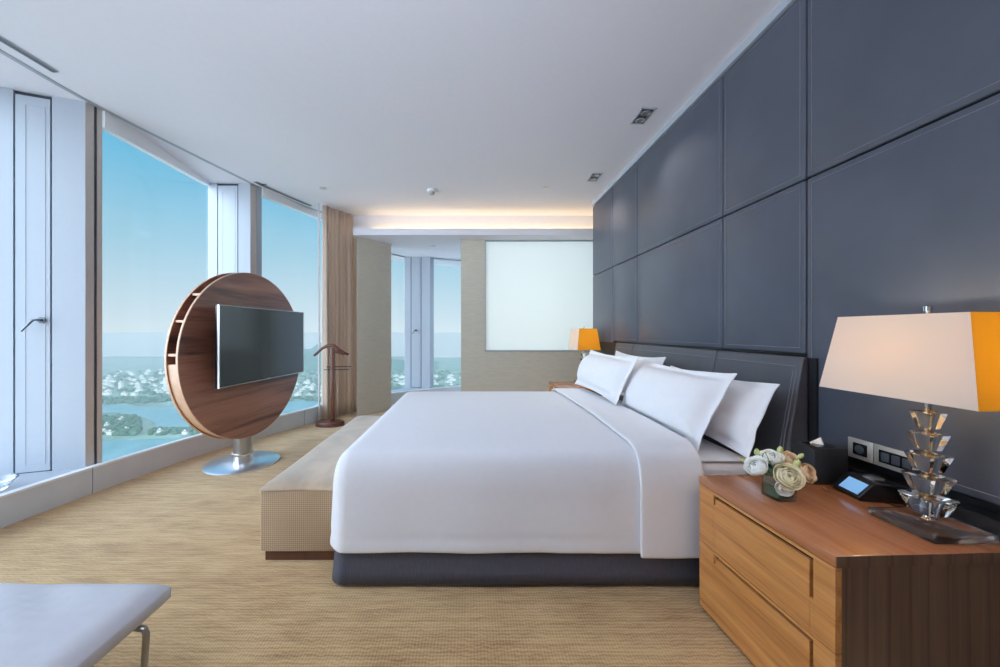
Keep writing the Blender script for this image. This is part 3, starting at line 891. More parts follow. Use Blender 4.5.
# ------------------------------------------------------------------ bench at the foot
bn = thing('bench', (-.93, 2.78, 0), 'long low beige upholstered bench at the foot of the bed', 'bench')
b = MB(); b.box((-1.145, 1.95, 0.055), (-.72, 3.60, 0.395), .012, 3); b.build('body', M['checked'], bn)
b = MB()
def bt(i, j):
    x = -1.155+ (0.44)*i/16; y = 1.94+1.67*j/40
    e = min(i, 16-i)/16*.44; e2 = min(j, 40-j)/40*1.67
    d = min(e, e2)
    z = .415 + .012*min(1, d/.12) - (.02 if d < .001 else (.006 if d < .03 else 0)) + .004*nz((x*4, y*3, 0))
    return (x, y, z)
g = b.grid(bt, 17, 41)
o = b.build('seat_top', M['velvet'], bn); solidify(o, .02, -1); subsurf(o, 1)
b = MB(); b.box((-1.125, 1.97, 0.0), (-.74, 3.58, 0.055)); b.build('plinth', M['walnut_dark'], bn)

# ------------------------------------------------------------------ nightstand
NX0, NX1, NY0, NY1, NZ = 1.042, 1.625, 1.052, 1.642, 0.60
def nightstand(label, cat):
    r = thing('nightstand', ((NX0+NX1)/2, (NY0+NY1)/2, 0), label, cat, 'wooden nightstands beside the bed')
    b = MB(); b.box((NX0, NY0, NZ-.034), (NX1, NY1, NZ), .003, 2); b.build('top', [M['oak_top']], r)
    b = MB(); b.box((NX0+.002, NY0-.0015, NZ-.0335), (NX1-.002, NY0-.0002, NZ-.0008)); b.build('end_shade_strip', M['shaded_side'], r)  # thin dark strip painting the shade on the top's end face
    b = MB(); b.box((NX0+.022, NY0+.004, .07), (NX1, NY1-.004, NZ-.0345), .001, 1); b.build('body', M['shaded_side'], r)
    b = MB(); b.box((NX0+.05, NY0+.03, 0), (NX1-.02, NY1-.03, .07)); b.build('plinth', M['black'], r)
    ya, yb = 1.125, 1.545     # groove span
    for (z0, z1, nm) in ((.315, NZ-.036, 0), (.02, .312, 1)):
        g = .012
        # backing in the groove
        bk = MB(); bk.box((NX0+.014, NY0+.02, z0+.004), (NX0+.0213, NY1-.006, z1-.004))
        d = bk.build('drawer', M['black'], r)
        f = MB()
        zt = z1-.012
        zv = z0+.11
        x0, x1 = NX0+.001, NX0+.0212
        f.box((x0, NY0+.002, zt), (x1, NY1-.002, z1), .0008, 1)                 # rail above the groove
        f.box((x0, NY0+.002, z0), (x1, ya-.006, zt), .0008, 1)                    # near stile
        f.box((x0, ya-.006, z0), (x1, ya+.006, zv), .0008, 1)
        f.box((x0, ya+.006, z0), (x1, yb-.006, zt-g), .0008, 1)                   # main face
        f.box((x0, yb-.006, z0), (x1, yb+.004, zt-.04), .0008, 1)
        f.box((x0, yb+.004, z0), (x1, NY1-.004, zt), .0008, 1)
        f.build('drawer_front', M['oak_front'], d)
    return r
ns = nightstand('wooden two drawer nightstand carrying the flower vase and tissue box', 'nightstand')
ns.rotation_euler = (0, 0, math.radians(2.3))
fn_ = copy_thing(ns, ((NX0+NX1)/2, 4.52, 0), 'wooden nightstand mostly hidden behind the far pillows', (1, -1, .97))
fn_.rotation_euler = (0, 0, 0)

# table lamps
LX, LY = 1.51, 1.19
def lamp(label):
    z0 = NZ
    r = thing('table_lamp', (LX, LY, z0), label, 'table lamp', 'crystal table lamps')
    b = MB(); b.box((LX-.098, LY-.095, z0+.001), (LX+.1, LY+.095, z0+.027), .005, 2); b.build('base', M['crystal_base'], r)
    def frustum(m, a0, a1, z, zz, ch=.25):
        def ring(a, zc):
            k = a*ch
            pts = [(a, -a+k), (a, a-k), (a-k, a), (-a+k, a), (-a, a-k), (-a, -a+k), (-a+k, -a), (a-k, -a)]
            return m.verts([(LX+x, LY+y, zc) for x, y in pts])
        lo, hi = ring(a0, z), ring(a1, zz)
        m.face(lo[::-1]); m.face(hi)
        for i in range(8): m.face([lo[i], lo[(i+1) % 8], hi[(i+1) % 8], hi[i]])
    tops = [.052, .047, .042, .037, .032]
    z = z0+.05
    cn = MB(); cn.lathe([(.012, 0), (.02, .006), (.012, .012), (.01, .0235)], (LX, LY, z0+.0272), 16); cn.build('collar', M['chrome'], r)
    for k, a in enumerate(tops):
        m = MB(); frustum(m, a*.62, a, z+.002, z+.054); m.build('crystal_tier', M['crystal'], r)
        q = MB(); q.lathe([(.0001, 0), (a*.35, 0), (a*.35, .004), (.008, .005), (.008, .0145), (.0001, .0145)], (LX, LY, z+.0545), 16, flat_caps=False)
        q.build('ring', M['brown_crystal_rim'], r)
        z += .07
    zb, zt = z0+.435, z0+.705
    q = MB(); q.tube([(LX, LY, z), (LX, LY, zb+.06)], .007, 10); q.build('stem', M['steel'], r)
    q = MB(); q.tube([(LX, LY, zb+.17), (LX, LY, zt+.012)], .005, 8)
    # spider holding the shade
    for (ex, ey) in ((.112, 0), (-.112, 0), (0, .182), (0, -.182)):
        q.tube([(LX, LY, zt-.006), (LX+ex*.985, LY+ey*.985, zt-.006)], .002, 6)
    q.build('shade_holder', M['steel'], r)
    q = MB(); q.lathe([(.0001, 0), (.010, .0), (.011, .016), (.004, .02), (.0001, .021)], (LX, LY, zt+.012), 14, flat_caps=False); q.build('finial', M['chrome'], r)
    q = MB(); q.lathe([(.004, 0), (.018, .02), (.03, .06), (.026, .09), (.0001, .105)], (LX, LY, zb+.06), 18, flat_caps=False); q.build('bulb', M['bulb'], r)
    # shade
    s_ = MB()
    th = .0025
    def loop(ax, ay, z):
        return s_.verts([(LX-ax, LY-ay, z), (LX+ax, LY-ay, z), (LX+ax, LY+ay, z), (LX-ax, LY+ay, z)])
    bo, to = loop(.145, .222, zb), loop(.112, .182, zt)
    bi, ti = loop(.145-th, .222-th, zb), loop(.112-th, .182-th, zt)
    for i in range(4):
        k = (i+1) % 4
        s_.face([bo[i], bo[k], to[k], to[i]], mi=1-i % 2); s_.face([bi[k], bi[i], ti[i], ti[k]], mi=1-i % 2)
        s_.face([bo[k], bo[i], bi[i], bi[k]]); s_.face([to[i], to[k], ti[k], ti[i]])
    s_.build('lamp_shade', [M['shade'], M['shade_end']], r)
    return r
lp = lamp('large crystal table lamp with cream shade on the near nightstand')
copy_thing(lp, (1.47, 4.70, NZ*.97), 'small looking crystal table lamp in front of the white blind')

# tissue box
tb = thing('tissue_box', (1.55, 1.585, NZ), 'black leather tissue box with a white tissue standing out', 'tissue box')
b = MB(); b.box((1.455, 1.525, NZ+.001), (1.600, 1.638, NZ+.152), .004, 2); b.build('box', M['black_leather'], tb)
b = MB(); b.box((1.485, 1.545, NZ+.1521), (1.57, 1.62, NZ+.1545), .001, 1); b.build('slot_frame', M['black'], tb)
b = MB()
def tis(i, j):
    u = i/10; w = j/8
    return (1.50+.05*u, 1.585+.012*math.sin(u*6)*(1-w)+.01*w, NZ+.154+ .028*w*(0.2+.8*u))
b.grid(tis, 11, 9); o = b.build('tissue', M['tissue'], tb); solidify(o, .001, 0)

# alarm clock
ac = thing('alarm_clock', (1.52, 1.47, NZ), 'black wedge shaped bedside clock with a lit blue display', 'clock')
cm = Matrix.Translation((1.552, 1.425, NZ+.001)) @ Matrix.Rotation(math.radians(-10), 4, 'Z') @ Matrix.Scale(1.15, 4)
b = MB()
prof = [(-.05, 0), (.075, 0), (.075, .055), (.0, .062), (-.012, .058), (-.056, .012)]
a = b.verts([cm @ Vector((x, -.055, z)) for x, z in prof]); c2 = b.verts([cm @ Vector((x, .055, z)) for x, z in prof])
b.face(a); b.face(c2[::-1])
for i in range(len(prof)): b.face([a[i], a[(i+1) % 6], c2[(i+1) % 6], c2[i]])
o = b.build('body', M['black'], ac); bevelmod(o, .004, 3)
sl = math.atan2(.046, .044)
def slope(u, y, h):   # point on the slanted face
    nx, nz_ = -math.sin(sl), math.cos(sl)
    return cm @ Vector((-.056+.044*u+nx*h, y, .012+.046*u+nz_*h))
b = MB()
v0 = b.verts([slope(.14, -.044, .0002), slope(.14, .03, .0002), slope(.88, .03, .0002), slope(.88, -.044, .0002)])
v1 = b.verts([slope(.14, -.044, .0016), slope(.14, .03, .0016), slope(.88, .03, .0016), slope(.88, -.044, .0016)])
b.face(v0); b.face(v1)
for i in range(4): b.face([v0[i], v0[(i+1) % 4], v1[(i+1) % 4], v1[i]])
b.build('display', M['lcd'], ac)
b = MB(); 
cc = cm @ Vector((.03, 0, .0598)); b.lathe([(.03, 0), (.03, .006), (.026, .009), (.0001, .009)], (cc.x, cc.y, cc.z-.001), 24, flat_caps=False); b.build('snooze_button', M['steel'], ac)

# wall sockets
so = thing('wall_socket', (XW, 1.49, .74), 'silver double socket and switch plate on the leather wall above the nightstand', 'wall socket')
for (y0, y1, kind) in ((1.498, 1.597, 's'), (1.345, 1.495, 'k')):
    b = MB(); b.box((XW-.009, y0, .700), (XW-.0005, y1, .785), .002, 2); p = b.build('cover_plate', M['silver_plate'], so)
    if kind == 's':
        b = MB(); b.box((XW-.0105, y0+.02, .717), (XW-.0085, y1-.022, .768), .001, 1); b.build('socket_insert', M['black'], p)
        b = MB(); b.tube([(XW-.012, (y0+y1)/2, .7425), (XW-.0103, (y0+y1)/2, .7425)], .019, 24); b.build('socket_face', M['dark_line'], p)
    else:
        b = MB(); b.box((XW-.0105, y0+.018, .717), (XW-.0085, y1-.02, .768), .001, 1); b.build('switch_bay', M['black'], p)
        for k in range(3):
            yy = y1-.044-.036*k
            b = MB(); b.box((XW-.0125, yy-.014, .725), (XW-.0103, yy+.014, .760), .002, 2); b.build('switch', M['dark_line'], p)

# ------------------------------------------------------------------ flowers
VX, VY = 1.203, 1.408
va = thing('glass_vase', (VX, VY, NZ), 'small square clear glass vase holding roses on the nightstand', 'vase')
hw, vh, th = .037, .086, .005
m = MB()
rot = Matrix.Translation((VX, VY, NZ+.001)) @ Matrix.Rotation(math.radians(6), 4, 'Z')
def sq(a, z): return m.verts([rot @ Vector(p) for p in ((-a, -a, z), (a, -a, z), (a, a, z), (-a, a, z))])
A, B, C, D = sq(hw, 0), sq(hw, vh), sq(hw-th, vh), sq(hw-th, .009)
m.face(A[::-1]); m.face(D)
for i in range(4):
    k = (i+1) % 4
    m.face([A[i], A[k], B[k], B[i]]); m.face([B[i], B[k], C[k], C[i]]); m.face([C[i], C[k], D[k], D[i]])
m.build('vase_body', M['vase'], va)
m = MB()
A, B = sq(hw-th-.0015, .0095), sq(hw-th-.0015, .05)
m.face(A[::-1]); m.face(B)
for i in range(4): m.face([A[i], A[(i+1) % 4], B[(i+1) % 4], B[i]])
m.build('leaf_lining', M['leaf'], va)

def rose(c, r, mat, label, tilt, name='rose', layers=4, open_=1.0, stem_to=None):
    root = thing(name, c, label, 'flower', 'roses in the glass vase')
    t = Matrix.Translation(c) @ tilt
    m = MB()
    for L in range(layers):
        f = L/(max(1, layers-1))
        npet = 3+(L+1)//2
        rho = r*(.30+.66*f)
        th1 = PI*(.10+.30*f*open_)
        for k in range(npet):
            a0 = 2*PI*k/npet+L*1.1
            wdt = PI/npet*1.45
            def pf(i, j, a0=a0, wdt=wdt, rho=rho, f=f, th1=th1, k=k):
                u = -1+2*i/8; w = j/7
                th = PI*.93+(th1+.10*PI*u*u-PI*.93)*w
                rr = rho*(1+.10*(1-u*u)*w**3+.14*f*w**5) + r*.02*(k % 2) - r*.05*u*(1 if L % 2 else -1)
                rr *= 1+.03*nz((u*2+k, w*3, L), 1, 3)
                a = a0+u*wdt
                return t @ Vector((rr*math.sin(th)*math.cos(a), rr*math.sin(th)*math.sin(a), .82*rr*math.cos(th)))
            m.grid(pf, 9, 8)
    o = m.build('petals', mat, root, autosmooth=False); solidify(o, r*.025, 0)
    if stem_to is not None:
        s_ = MB(); base = t @ Vector((0, 0, -r*.8)); 
        mid = (base+Vector(stem_to))/2 + Vector((0, 0, .004))
        s_.tube([base, mid, Vector(stem_to)], .0022, 6, caps=False); s_.build('stem', M['stem'], root)
    return root
def tiltm(ax, az):  # lean by ax degrees towards azimuth az
    return Matrix.Rotation(math.radians(az), 4, 'Z') @ Matrix.Rotation(math.radians(ax), 4, 'Y')
def fpos(px, py, Y):
    return ((px-CX)/F*Y, Y, H-(py-CY)/F*Y)
stm = (VX, VY, NZ+.066)
rose(fpos(788, 476.5, 1.335), .042, M['flower_cream'], 'largest open cream rose leaning out over the vase front', tiltm(62, -105), layers=6, stem_to=stm)
rose(fpos(784, 488, 1.345), .026, M['flower_white'], 'white bloom hanging low against the vase glass', tiltm(95, -110), layers=3, stem_to=stm)
rose(fpos(756.5, 466, 1.40), .036, M['flower_white'], 'full white rose at the end of the bunch nearest the bed', tiltm(48, -165), layers=5, stem_to=stm)
rose(fpos(772, 457, 1.45), .034, M['flower_white'], 'white rose standing at the back of the bunch', tiltm(20, -120), layers=4, stem_to=stm)
rose(fpos(807, 473, 1.42), .032, M['flower_peach'], 'peach rose at the end of the bunch nearest the clock', tiltm(68, -75), layers=5, stem_to=stm)
rose(fpos(790, 459, 1.44), .027, M['flower_peach'], 'small peach rose half hidden behind the largest bloom', tiltm(50, -90), layers=4, stem_to=stm)
def bud(c, r, label, az, ax):
    root = thing('flower_bud', c, label, 'flower bud', 'green buds in the glass vase')
    t = Matrix.Translation(c) @ tiltm(ax, az)
    m = MB()
    prof = [(.0001, -1.2), (.45, -1.0), (.75, -.4), (.7, .3), (.4, .9), (.0001, 1.2)]
    rings = []
    n = 10
    for (a, z) in prof:
        rings.append([m.bm.verts.new(t @ Vector((a*r*math.cos(k*2*PI/n)*(1+.08*(k % 2)), a*r*math.sin(k*2*PI/n)*(1+.08*(k % 2)), z*r))) for k in range(n)])
    for i in range(len(rings)-1):
        for k in range(n): m.face([rings[i][k], rings[i][(k+1) % n], rings[i+1][(k+1) % n], rings[i+1][k]], True)
    m.build('bud_petals', M['bud'], root, autosmooth=False)
    s_ = MB(); s_.tube([t @ Vector((0, 0, -r)), Vector(stm)], .0016, 6); s_.build('stem', M['stem'], root)
bud(fpos(780, 450, 1.46), .014, 'tall green bud at the top of the bunch', -90, 10)
bud(fpos(757, 452, 1.50), .014, 'round green bud above the white rose beside the bed', -150, 20)
bud(fpos(742.5, 460, 1.46), .010, 'small pointed bud sticking out towards the bed', 180, 70)
bud(fpos(797, 464, 1.36), .015, 'pale bud just above the largest cream rose', -60, 30)
bud(fpos(801, 456, 1.40), .011, 'tiny bud highest above the peach rose near the clock', -40, 35)
# foliage under the blooms
m = MB()
for k in range(26):
    a = k*2.4; rr = .012+.028*((k*37) % 10)/10
    p = Vector((VX+rr*math.cos(a), VY+rr*math.sin(a), NZ+.08+.012*((k*13) % 7)/7))
    d = Vector((math.cos(a), math.sin(a), .5)).normalized(); s_ = Vector((-math.sin(a), math.cos(a), 0))
    L = .04
    def lf(i, j, p=p, d=d, s_=s_):
        w = i/5; u = -1+j
        return p + d*L*w + s_*u*.012*math.sin(PI*min(1, w*.95+.05)) + Vector((0, 0, -.012*w*w + .003*abs(u)))
    m.grid(lf, 6, 3)
m.tube([stm] + [(VX-.01+.025*math.cos(a*.45+2.2)-.012, VY+.02, NZ+.155+.022*math.sin(a*.45+2.2)) for a in range(12)], .0011, 5)
tag(m.build('foliage', M['leaf'], autosmooth=False), 'dark green leaves and curling tendril between the roses and the vase', 'leaves', kind='stuff')

# ------------------------------------------------------------------ round tv stand
TX, TY = -2.176, 3.435
tv = thing('television_stand', (TX, TY, 0), 'round striped wood television stand on a chrome pole before the windows', 'television stand')
th_ = math.radians(83)
uD = Vector((math.cos(th_), math.sin(th_), 0)); nD = Vector((math.sin(th_), -math.cos(th_), 0)); zD = Vector((0, 0, 1))
TC = Vector((-2.082, 3.44, 1.028)); TR = .774
b = MB(); b.lathe([(.315, 0), (.315, .006), (.308, .012), (.06, .016)], (TX, TY, 0), 64); b.build('base_disc', M['satin'], tv)
b = MB(); b.lathe([(.088, .016), (.088, .10)], (TX, TY, 0), 40); b.build('pole_collar', M['chrome'], tv)
b = MB(); b.lathe([(.08, .10), (.08, .30)], (TX, TY, 0), 40); b.build('pole', M['steel'], tv)
def disc(off0, off1, R, rin=0):
    m = MB(); n = 96
    def ring(R_, o): return m.verts([TC + nD*o + (uD*math.cos(2*PI*k/n) + zD*math.sin(2*PI*k/n))*R_ for k in range(n)])
    a, b_ = ring(R, off0), ring(R, off1)
    m.face(a[::-1]); m.face(b_)
    for k in range(n): m.face([a[k], a[(k+1) % n], b_[(k+1) % n], b_[k]], True)
    return m
TT = .112
disc(-.016, 0, TR).build('front_disc', M['rosewood'], tv)
disc(-TT, -TT+.016, TR).build('back_disc', M['rosewood'], tv)
# thin pale edging on both boards
def edging(o0, o1, R):
    m = MB(); n = 96; w = .002
    for k in range(n):
        a0, a1 = 2*PI*k/n, 2*PI*(k+1)/n
        def P(a, R_, o): return TC + nD*o + (uD*math.cos(a)+zD*math.sin(a))*R_
        q = [P(a0, R+w, o0), P(a1, R+w, o0), P(a1, R+w, o1), P(a0, R+w, o1)]
        m.poly(q, True)
        m.poly([P(a0, R-.004, o1+.0005), P(a1, R-.004, o1+.0005), P(a1, R+w, o1), P(a0, R+w, o1)], True)
        m.poly([P(a0, R-.004, o0-.0005), P(a1, R-.004, o0-.0005), P(a1, R+w, o0), P(a0, R+w, o0)], True)
    bmesh.ops.remove_doubles(m.bm, verts=list(m.bm.verts), dist=1e-5)
    return m
edging(-.016, 0, TR).build('front_edging', M['light_edge'], tv)
edging(-TT, -TT+.016, TR).build('back_edging', M['light_edge'], tv)
# solid curved band below, core behind the shelves above
def band(a0, a1, R0, R1, mat, name):
    m = MB(); n = 40
    o0, o1 = -TT+.0165, -.0165
    def P(a, R_, o): return TC + nD*o + (uD*math.cos(a)+zD*math.sin(a))*R_
    for k in range(n):
        x, y = a0+(a1-a0)*k/n, a0+(a1-a0)*(k+1)/n
        m.poly([P(x, R1, o0), P(y, R1, o0), P(y, R1, o1), P(x, R1, o1)], True)
        m.poly([P(x, R0, o0), P(y, R0, o0), P(y, R0, o1), P(x, R0, o1)], True)
    for x in (a0, a1):
        m.poly([P(x, R0, o0), P(x, R1, o0), P(x, R1, o1), P(x, R0, o1)])
    bmesh.ops.remove_doubles(m.bm, verts=list(m.bm.verts), dist=1e-5)
    return m.build(name, mat, tv)
band(math.radians(182), math.radians(358), .735, .765, M['light_edge'], 'curved_side_band')
band(math.radians(60), math.radians(178), .55, .57, M['rosewood_in'], 'shelf_back')
def radial_shelf(zz):
    m = MB()
    x0 = -math.sqrt(.765**2-zz**2); x1 = -math.sqrt(max(.01, .56**2-zz**2)) if abs(zz) < .55 else 0
    o0, o1 = -TT+.0165, -.0165
    pts = [(x0, zz-.009), (x1, zz-.009), (x1, zz+.009), (x0, zz+.009)]
    a = m.verts([TC+uD*x+zD*z+nD*o0 for x, z in pts]); b_ = m.verts([TC+uD*x+zD*z+nD*o1 for x, z in pts])
    m.face(a); m.face(b_[::-1])
    for i in range(4): m.face([a[i], a[(i+1) % 4], b_[(i+1) % 4], b_[i]])
    m.build('shelf', M['light_edge'], tv)
for zz in (.045, .30, .52): radial_shelf(zz)
# television on an arm
tt = math.radians(84)
uS = Vector((math.cos(tt), math.sin(tt), 0)); nS = Vector((math.sin(tt), -math.cos(tt), 0))
SC = Vector((-1.935, 3.44, 1.13))
tele = thing('television', SC, 'flat dark television mounted on the round wooden stand', 'television')
def sbox(m, u0, u1, z0, z1, n0, n1, bev=0):
    mt = Matrix(((uS.x, 0, nS.x, SC.x), (uS.y, 0, nS.y, SC.y), (0, 1, 0, SC.z), (0, 0, 0, 1)))
    m.box((u0, z0, n0), (u1, z1, n1), bev, 2, mtx=mt)
m = MB(); sbox(m, -.59, .59, -.333, .333, -.035, -.002, .004); m.build('case', M['black'], tele)
m = MB(); sbox(m, -.582, .582, -.318, .325, -.0018, .0005); m.build('screen', M['screen'], tele)
m = MB()
sbox(m, -.591, -.584, -.334, .334, -.012, .002); sbox(m, .584, .591, -.334, .334, -.012, .002); sbox(m, -.59, .59, -.334, -.325, -.012, .002); sbox(m, -.59, .59, .328, .334, -.012, .002)
m.build('bezel', M['steel'], tele)
m = MB(); sbox(m, -.03, .03, -.330, -.323, .0021, .003); m.build('logo_badge', M['silver_plate'], tele)
m = MB(); sbox(m, -.2, .12, -.14, .1, -.09, -.0355); m.build('mount_bracket', M['black'], tele)

# ------------------------------------------------------------------ valet stand
vx, vy = -1.93, 4.80
vs = thing('valet_stand', (vx, vy, 0), 'slim dark wood valet stand with a hanger in front of the curtain', 'valet stand')
b = MB(); b.lathe([(.19, 0), (.19, .035), (.18, .055), (.0001, .06)], (vx+.05, vy, 0), 40, sx=1.0, sy=.65, flat_caps=False); b.build('base', M['valet_wood'], vs)
px_ = vx+.085
b = MB(); b.box((px_-.024, vy-.014, .058), (px_+.024, vy+.014, 1.03), .006, 2); b.build('post', M['valet_wood'], vs)
b = MB()
hz = 1.065
b.tube([(px_-.24, vy-.02, .93), (px_-.20, vy-.02, .965), (px_-.12, vy-.02, 1.035), (px_-.05, vy-.02, hz), (px_+.03, vy-.02, hz-.005), (px_+.09, vy-.02, 1.01), (px_+.16, vy-.02, .965), (px_+.22, vy-.02, .945)],
       [.016, .018, .018, .024, .022, .02, .02, .016], 10)
b.build('hanger', M['valet_wood'], vs)
b = MB(); b.tube([(px_+.03, vy-.05, .99), (px_+.17, vy-.05, .955)], .018, 10); b.build('tray_rail', M['valet_wood'], vs)
for (dz, dy) in ((.745, -.05), (.775, .03)):
    b = MB(); w2 = .19
    b.tube([(px_-w2*.5, vy+dy, dz), (px_+w2*1.25, vy+dy, dz+.005)], .0055, 8); b.tube([(px_, vy, dz), (px_, vy+dy, dz)], .005, 6)
    b.build('trouser_bar', M['dark_line'], vs)

# ------------------------------------------------------------------ curtains
def curtain(name, p, q, nf, amp, z0, z1, mat, label, th, ph=0.0):
    d = Vector((q[0]-p[0], q[1]-p[1])); L = d.length; d.normalize(); n = Vector((d.y, -d.x))
    nu, nv = nf*20+1, 14
    m = MB()
    def fn(i, j):
        u = i/(nu-1); w = j/(nv-1)
        s = u*L + .010*math.sin(u*nf*2*PI*.5+ph)
        a = amp*(.75+.25*math.sin(u*17+ph))*(1-.25*w+.12*math.sin(w*3+u*9))
        off = a*(2*abs(math.sin(u*nf*PI + .5*nz((u*4, w*1.2, ph))))**.7-1)*(.8+.2*math.sin(math.floor(u*nf)*2.3+ph)) + amp*.55
        s += .008*nz((u*6, w*2, ph+3))*(1-w)
        return (p[0]+d.x*s+n.x*off, p[1]+d.y*s+n.y*off, z0+(z1-z0)*w)
    m.grid(fn, nu, nv)
    o = m.build(name, mat, loc=((p[0]+q[0])/2, (p[1]+q[1])/2, z0)); solidify(o, th, 0)
    tag(o, label, 'curtain')
curtain('curtain', (-2.10, 5.06), (-1.785, 5.575), 9, .05, .015, CEIL-.006, M['curtain'], 'taupe floor length curtain gathered beside the partition', .004, .4)
curtain('sheer_curtain', (-2.128, 4.99), (-2.10, 5.02), 1, .008, .015, CEIL-.006, M['sheer'], 'narrow white sheer curtain gathered against the window beside the taupe curtain', .002, 1.1)

# ------------------------------------------------------------------ white stool in the corner
st = thing('ottoman', (-1.4, .75, 0), 'white leather ottoman on slim metal legs in the near corner', 'ottoman')
m = MB()
nx_, ny_ = 34, 30
sx0, sx1, sy0, sy1 = -1.95, -.975, .35, 1.172
def rr(u, a, b_): return a+(b_-a)*u
def topf(i, j):
    u, w = i/(nx_-1), j/(ny_-1)
    u = .5-.5*math.cos(u*PI); w = .5-.5*math.cos(w*PI)
    x, y = rr(u, sx0, sx1), rr(w, sy0, sy1)
    d = min(x-sx0, sx1-x, y-sy0, sy1-y)
    z = .453 - .034*(1-min(1, d/.05))**2.2 + .008*min(1, d/.2)
    k = max(0, min(1, (-1.08-x)/.25))
    z += .016*k*math.sin((x*.5+y*1.0)*38+2*nz((x*3, y*3, 0)))*max(0, min(1, d/.15))
    z += .003*nz((x*5, y*5, 2))
    return (x, y, z)
def botf(i, j):
    u, w = i/(nx_-1), j/(ny_-1)
    u = .5-.5*math.cos(u*PI); w = .5-.5*math.cos(w*PI)
    x, y = rr(u, sx0, sx1), rr(w, sy0, sy1)
    d = min(x-sx0, sx1-x, y-sy0, sy1-y)
    return (x, y, .374 + .014*(1-min(1, d/.02))**2)
m.grid(topf, nx_, ny_); m.grid(botf, nx_, ny_)
eb = [e for e in m.bm.edges if len(e.link_faces) == 1]
bmesh.ops.bridge_loops(m.bm, edges=eb)
for f in m.bm.faces: f.smooth = True
o = m.build('cushion', M['stool'], st, autosmooth=False); bevelmod(o, .006, 3)
for (lx, ly, sx_) in ((-.965, 1.07, -1), (-.965, .45, -1), (-1.93, 1.07, 1), (-1.93, .45, 1)):
    m = MB()
    m.tube([(lx+sx_*.10, ly, .370), (lx+sx_*.03, ly, .370), (lx+sx_*.006, ly, .366), (lx, ly, .35), (lx-sx_*-.012, ly, .15), (lx-sx_*-.02, ly, 0.0)], .009, 10)
    m.build('leg', M['steel'], st)
m = MB(); m.box((-1.87, .44, .362), (-1.03, .46, .3735)); m.box((-1.87, 1.06, .362), (-1.03, 1.08, .3735)); m.box((-1.04, .45, .362), (-1.02, 1.07, .3735)); m.box((-1.88, .45, .362), (-1.86, 1.07, .3735))
m.build('seat_frame', M['steel'], st)

# glass dish on the window ledge at the frame edge
m = MB(); gx, gy = -3.15, 2.37
m.lathe([(.0001, .0), (.05, 0), (.065, .012), (.105, .068), (.112, .075), (.10, .077), (.06, .026), (.0001, .02)], (gx, gy, .1965), 32, flat_caps=False)
tag(m.build('glass_dish', M['crystal']), 'clear cut glass dish on the window ledge under the vent door', 'dish')

# ------------------------------------------------------------------ outside
ZG = -250.0
HG = H - ZG
def G2(px, py):
    Y = F*HG/(py-CY); return ((px-CX)/F*Y, Y)
m = MB(); m.poly([(-6000, 200, ZG), (1500, 200, ZG), (1500, 3400, ZG), (-6000, 3400, ZG)])
tag(m.build('lake_water', M['water'], recalc=False), kind='structure')
def land(pts, name, z=1.0):
    P = catmull(pts+[pts[0]], 5)[:-1]
    Q = [(p[0]+14*nz((p[0]*.01, p[1]*.01, 0)), p[1]+14*nz((p[0]*.01, p[1]*.01, 5))) for p in P]
    k = MB(); k.prism(Q, ZG-2, ZG+z); tag(k.build(name, M['land']), kind='structure')
    return Q
isl = [G2(*p) for p in ((20, 414), (90, 413), (125, 413.5), (150, 420), (158, 427), (190, 429.5), (240, 430), (290, 428), (290, 434), (230, 436), (180, 438), (120, 440), (20, 441))]
land(isl, 'land_shore')
far = [G2(*p) for p in ((-160, 409), (60, 407), (110, 404), (150, 407), (200, 405), (260, 403), (320, 399), (380, 397), (480, 396), (600, 395), (600, 359), (300, 358), (100, 358), (-160, 358))]
land(far, 'land_city', 1.2)
def trees(regions, name, label, seed):
    rnd = random.Random(seed)
    k = MB()
    for (poly, n, r0, r1) in regions:
        for _ in range(n):
            a, b_ = rnd.random(), rnd.random()
            px = poly[0][0]+(poly[1][0]-poly[0][0])*a
            y0 = poly[0][1]+(poly[1][1]-poly[0][1])*a; y1 = poly[2][1]+(poly[3][1]-poly[2][1])*a
            x, y = G2(px, y0+(y1-y0)*b_)
            r = r0+(r1-r0)*rnd.random()
            if any(abs(x-ux) < r*1.3+uw and abs(y-uy) < r*1.1+uw for (ux, uy, uw) in used): continue
            t = bmesh.new(); bmesh.ops.create_icosphere(t, subdivisions=1, radius=1.0)
            for v in t.verts:
                v.co = Vector((v.co.x*r*(1+.25*rnd.random()), v.co.y*r, v.co.z*r*.7*(1+.3*rnd.random())))
            for f in t.faces: f.smooth = True
            k.add(t, Matrix.Translation((x, y, ZG+1+r*.45)))
    tag(k.build(name, M['woodland'], autosmooth=False), label, 'trees', kind='stuff')
# city buildings, each one a thing
rnd = random.Random(11)
def building(x, y, w, d, h, style, lab):
    k = MB()
    z = ZG+1
    k.box((x-w/2, y-d/2, z), (x+w/2, y+d/2, z+h))
    k.box((x-w/2-.4, y-d/2-.4, z+h), (x+w/2+.4, y+d/2+.4, z+h+1.2), mi=1)
    k.box((x-w*.2, y-d*.25, z+h+1.2), (x+w*.15, y+d*.2, z+h+4.5), mi=0)
    if style: k.box((x-w*.75, y-d/2-.2, z), (x-w/2, y+d*.3, z+h*.55))
    o = k.build('city_building', [M['city_wall'], M['city_roof']], loc=(x, y, z))
    tag(o, lab, 'building', 'pale city buildings across the lake')
used = []
def place(px, py, w, d, h, st_, lab):
    x, y = G2(px, py)
    for (a, b_, r) in used:
        if abs(a-x) < r+w*1.3 and abs(b_-y) < r+d*1.3: return
    used.append((x, y, max(w, d)*.8))
    building(x, y, w, d, h, st_, lab)
LB = 'pale low city block across the lake'
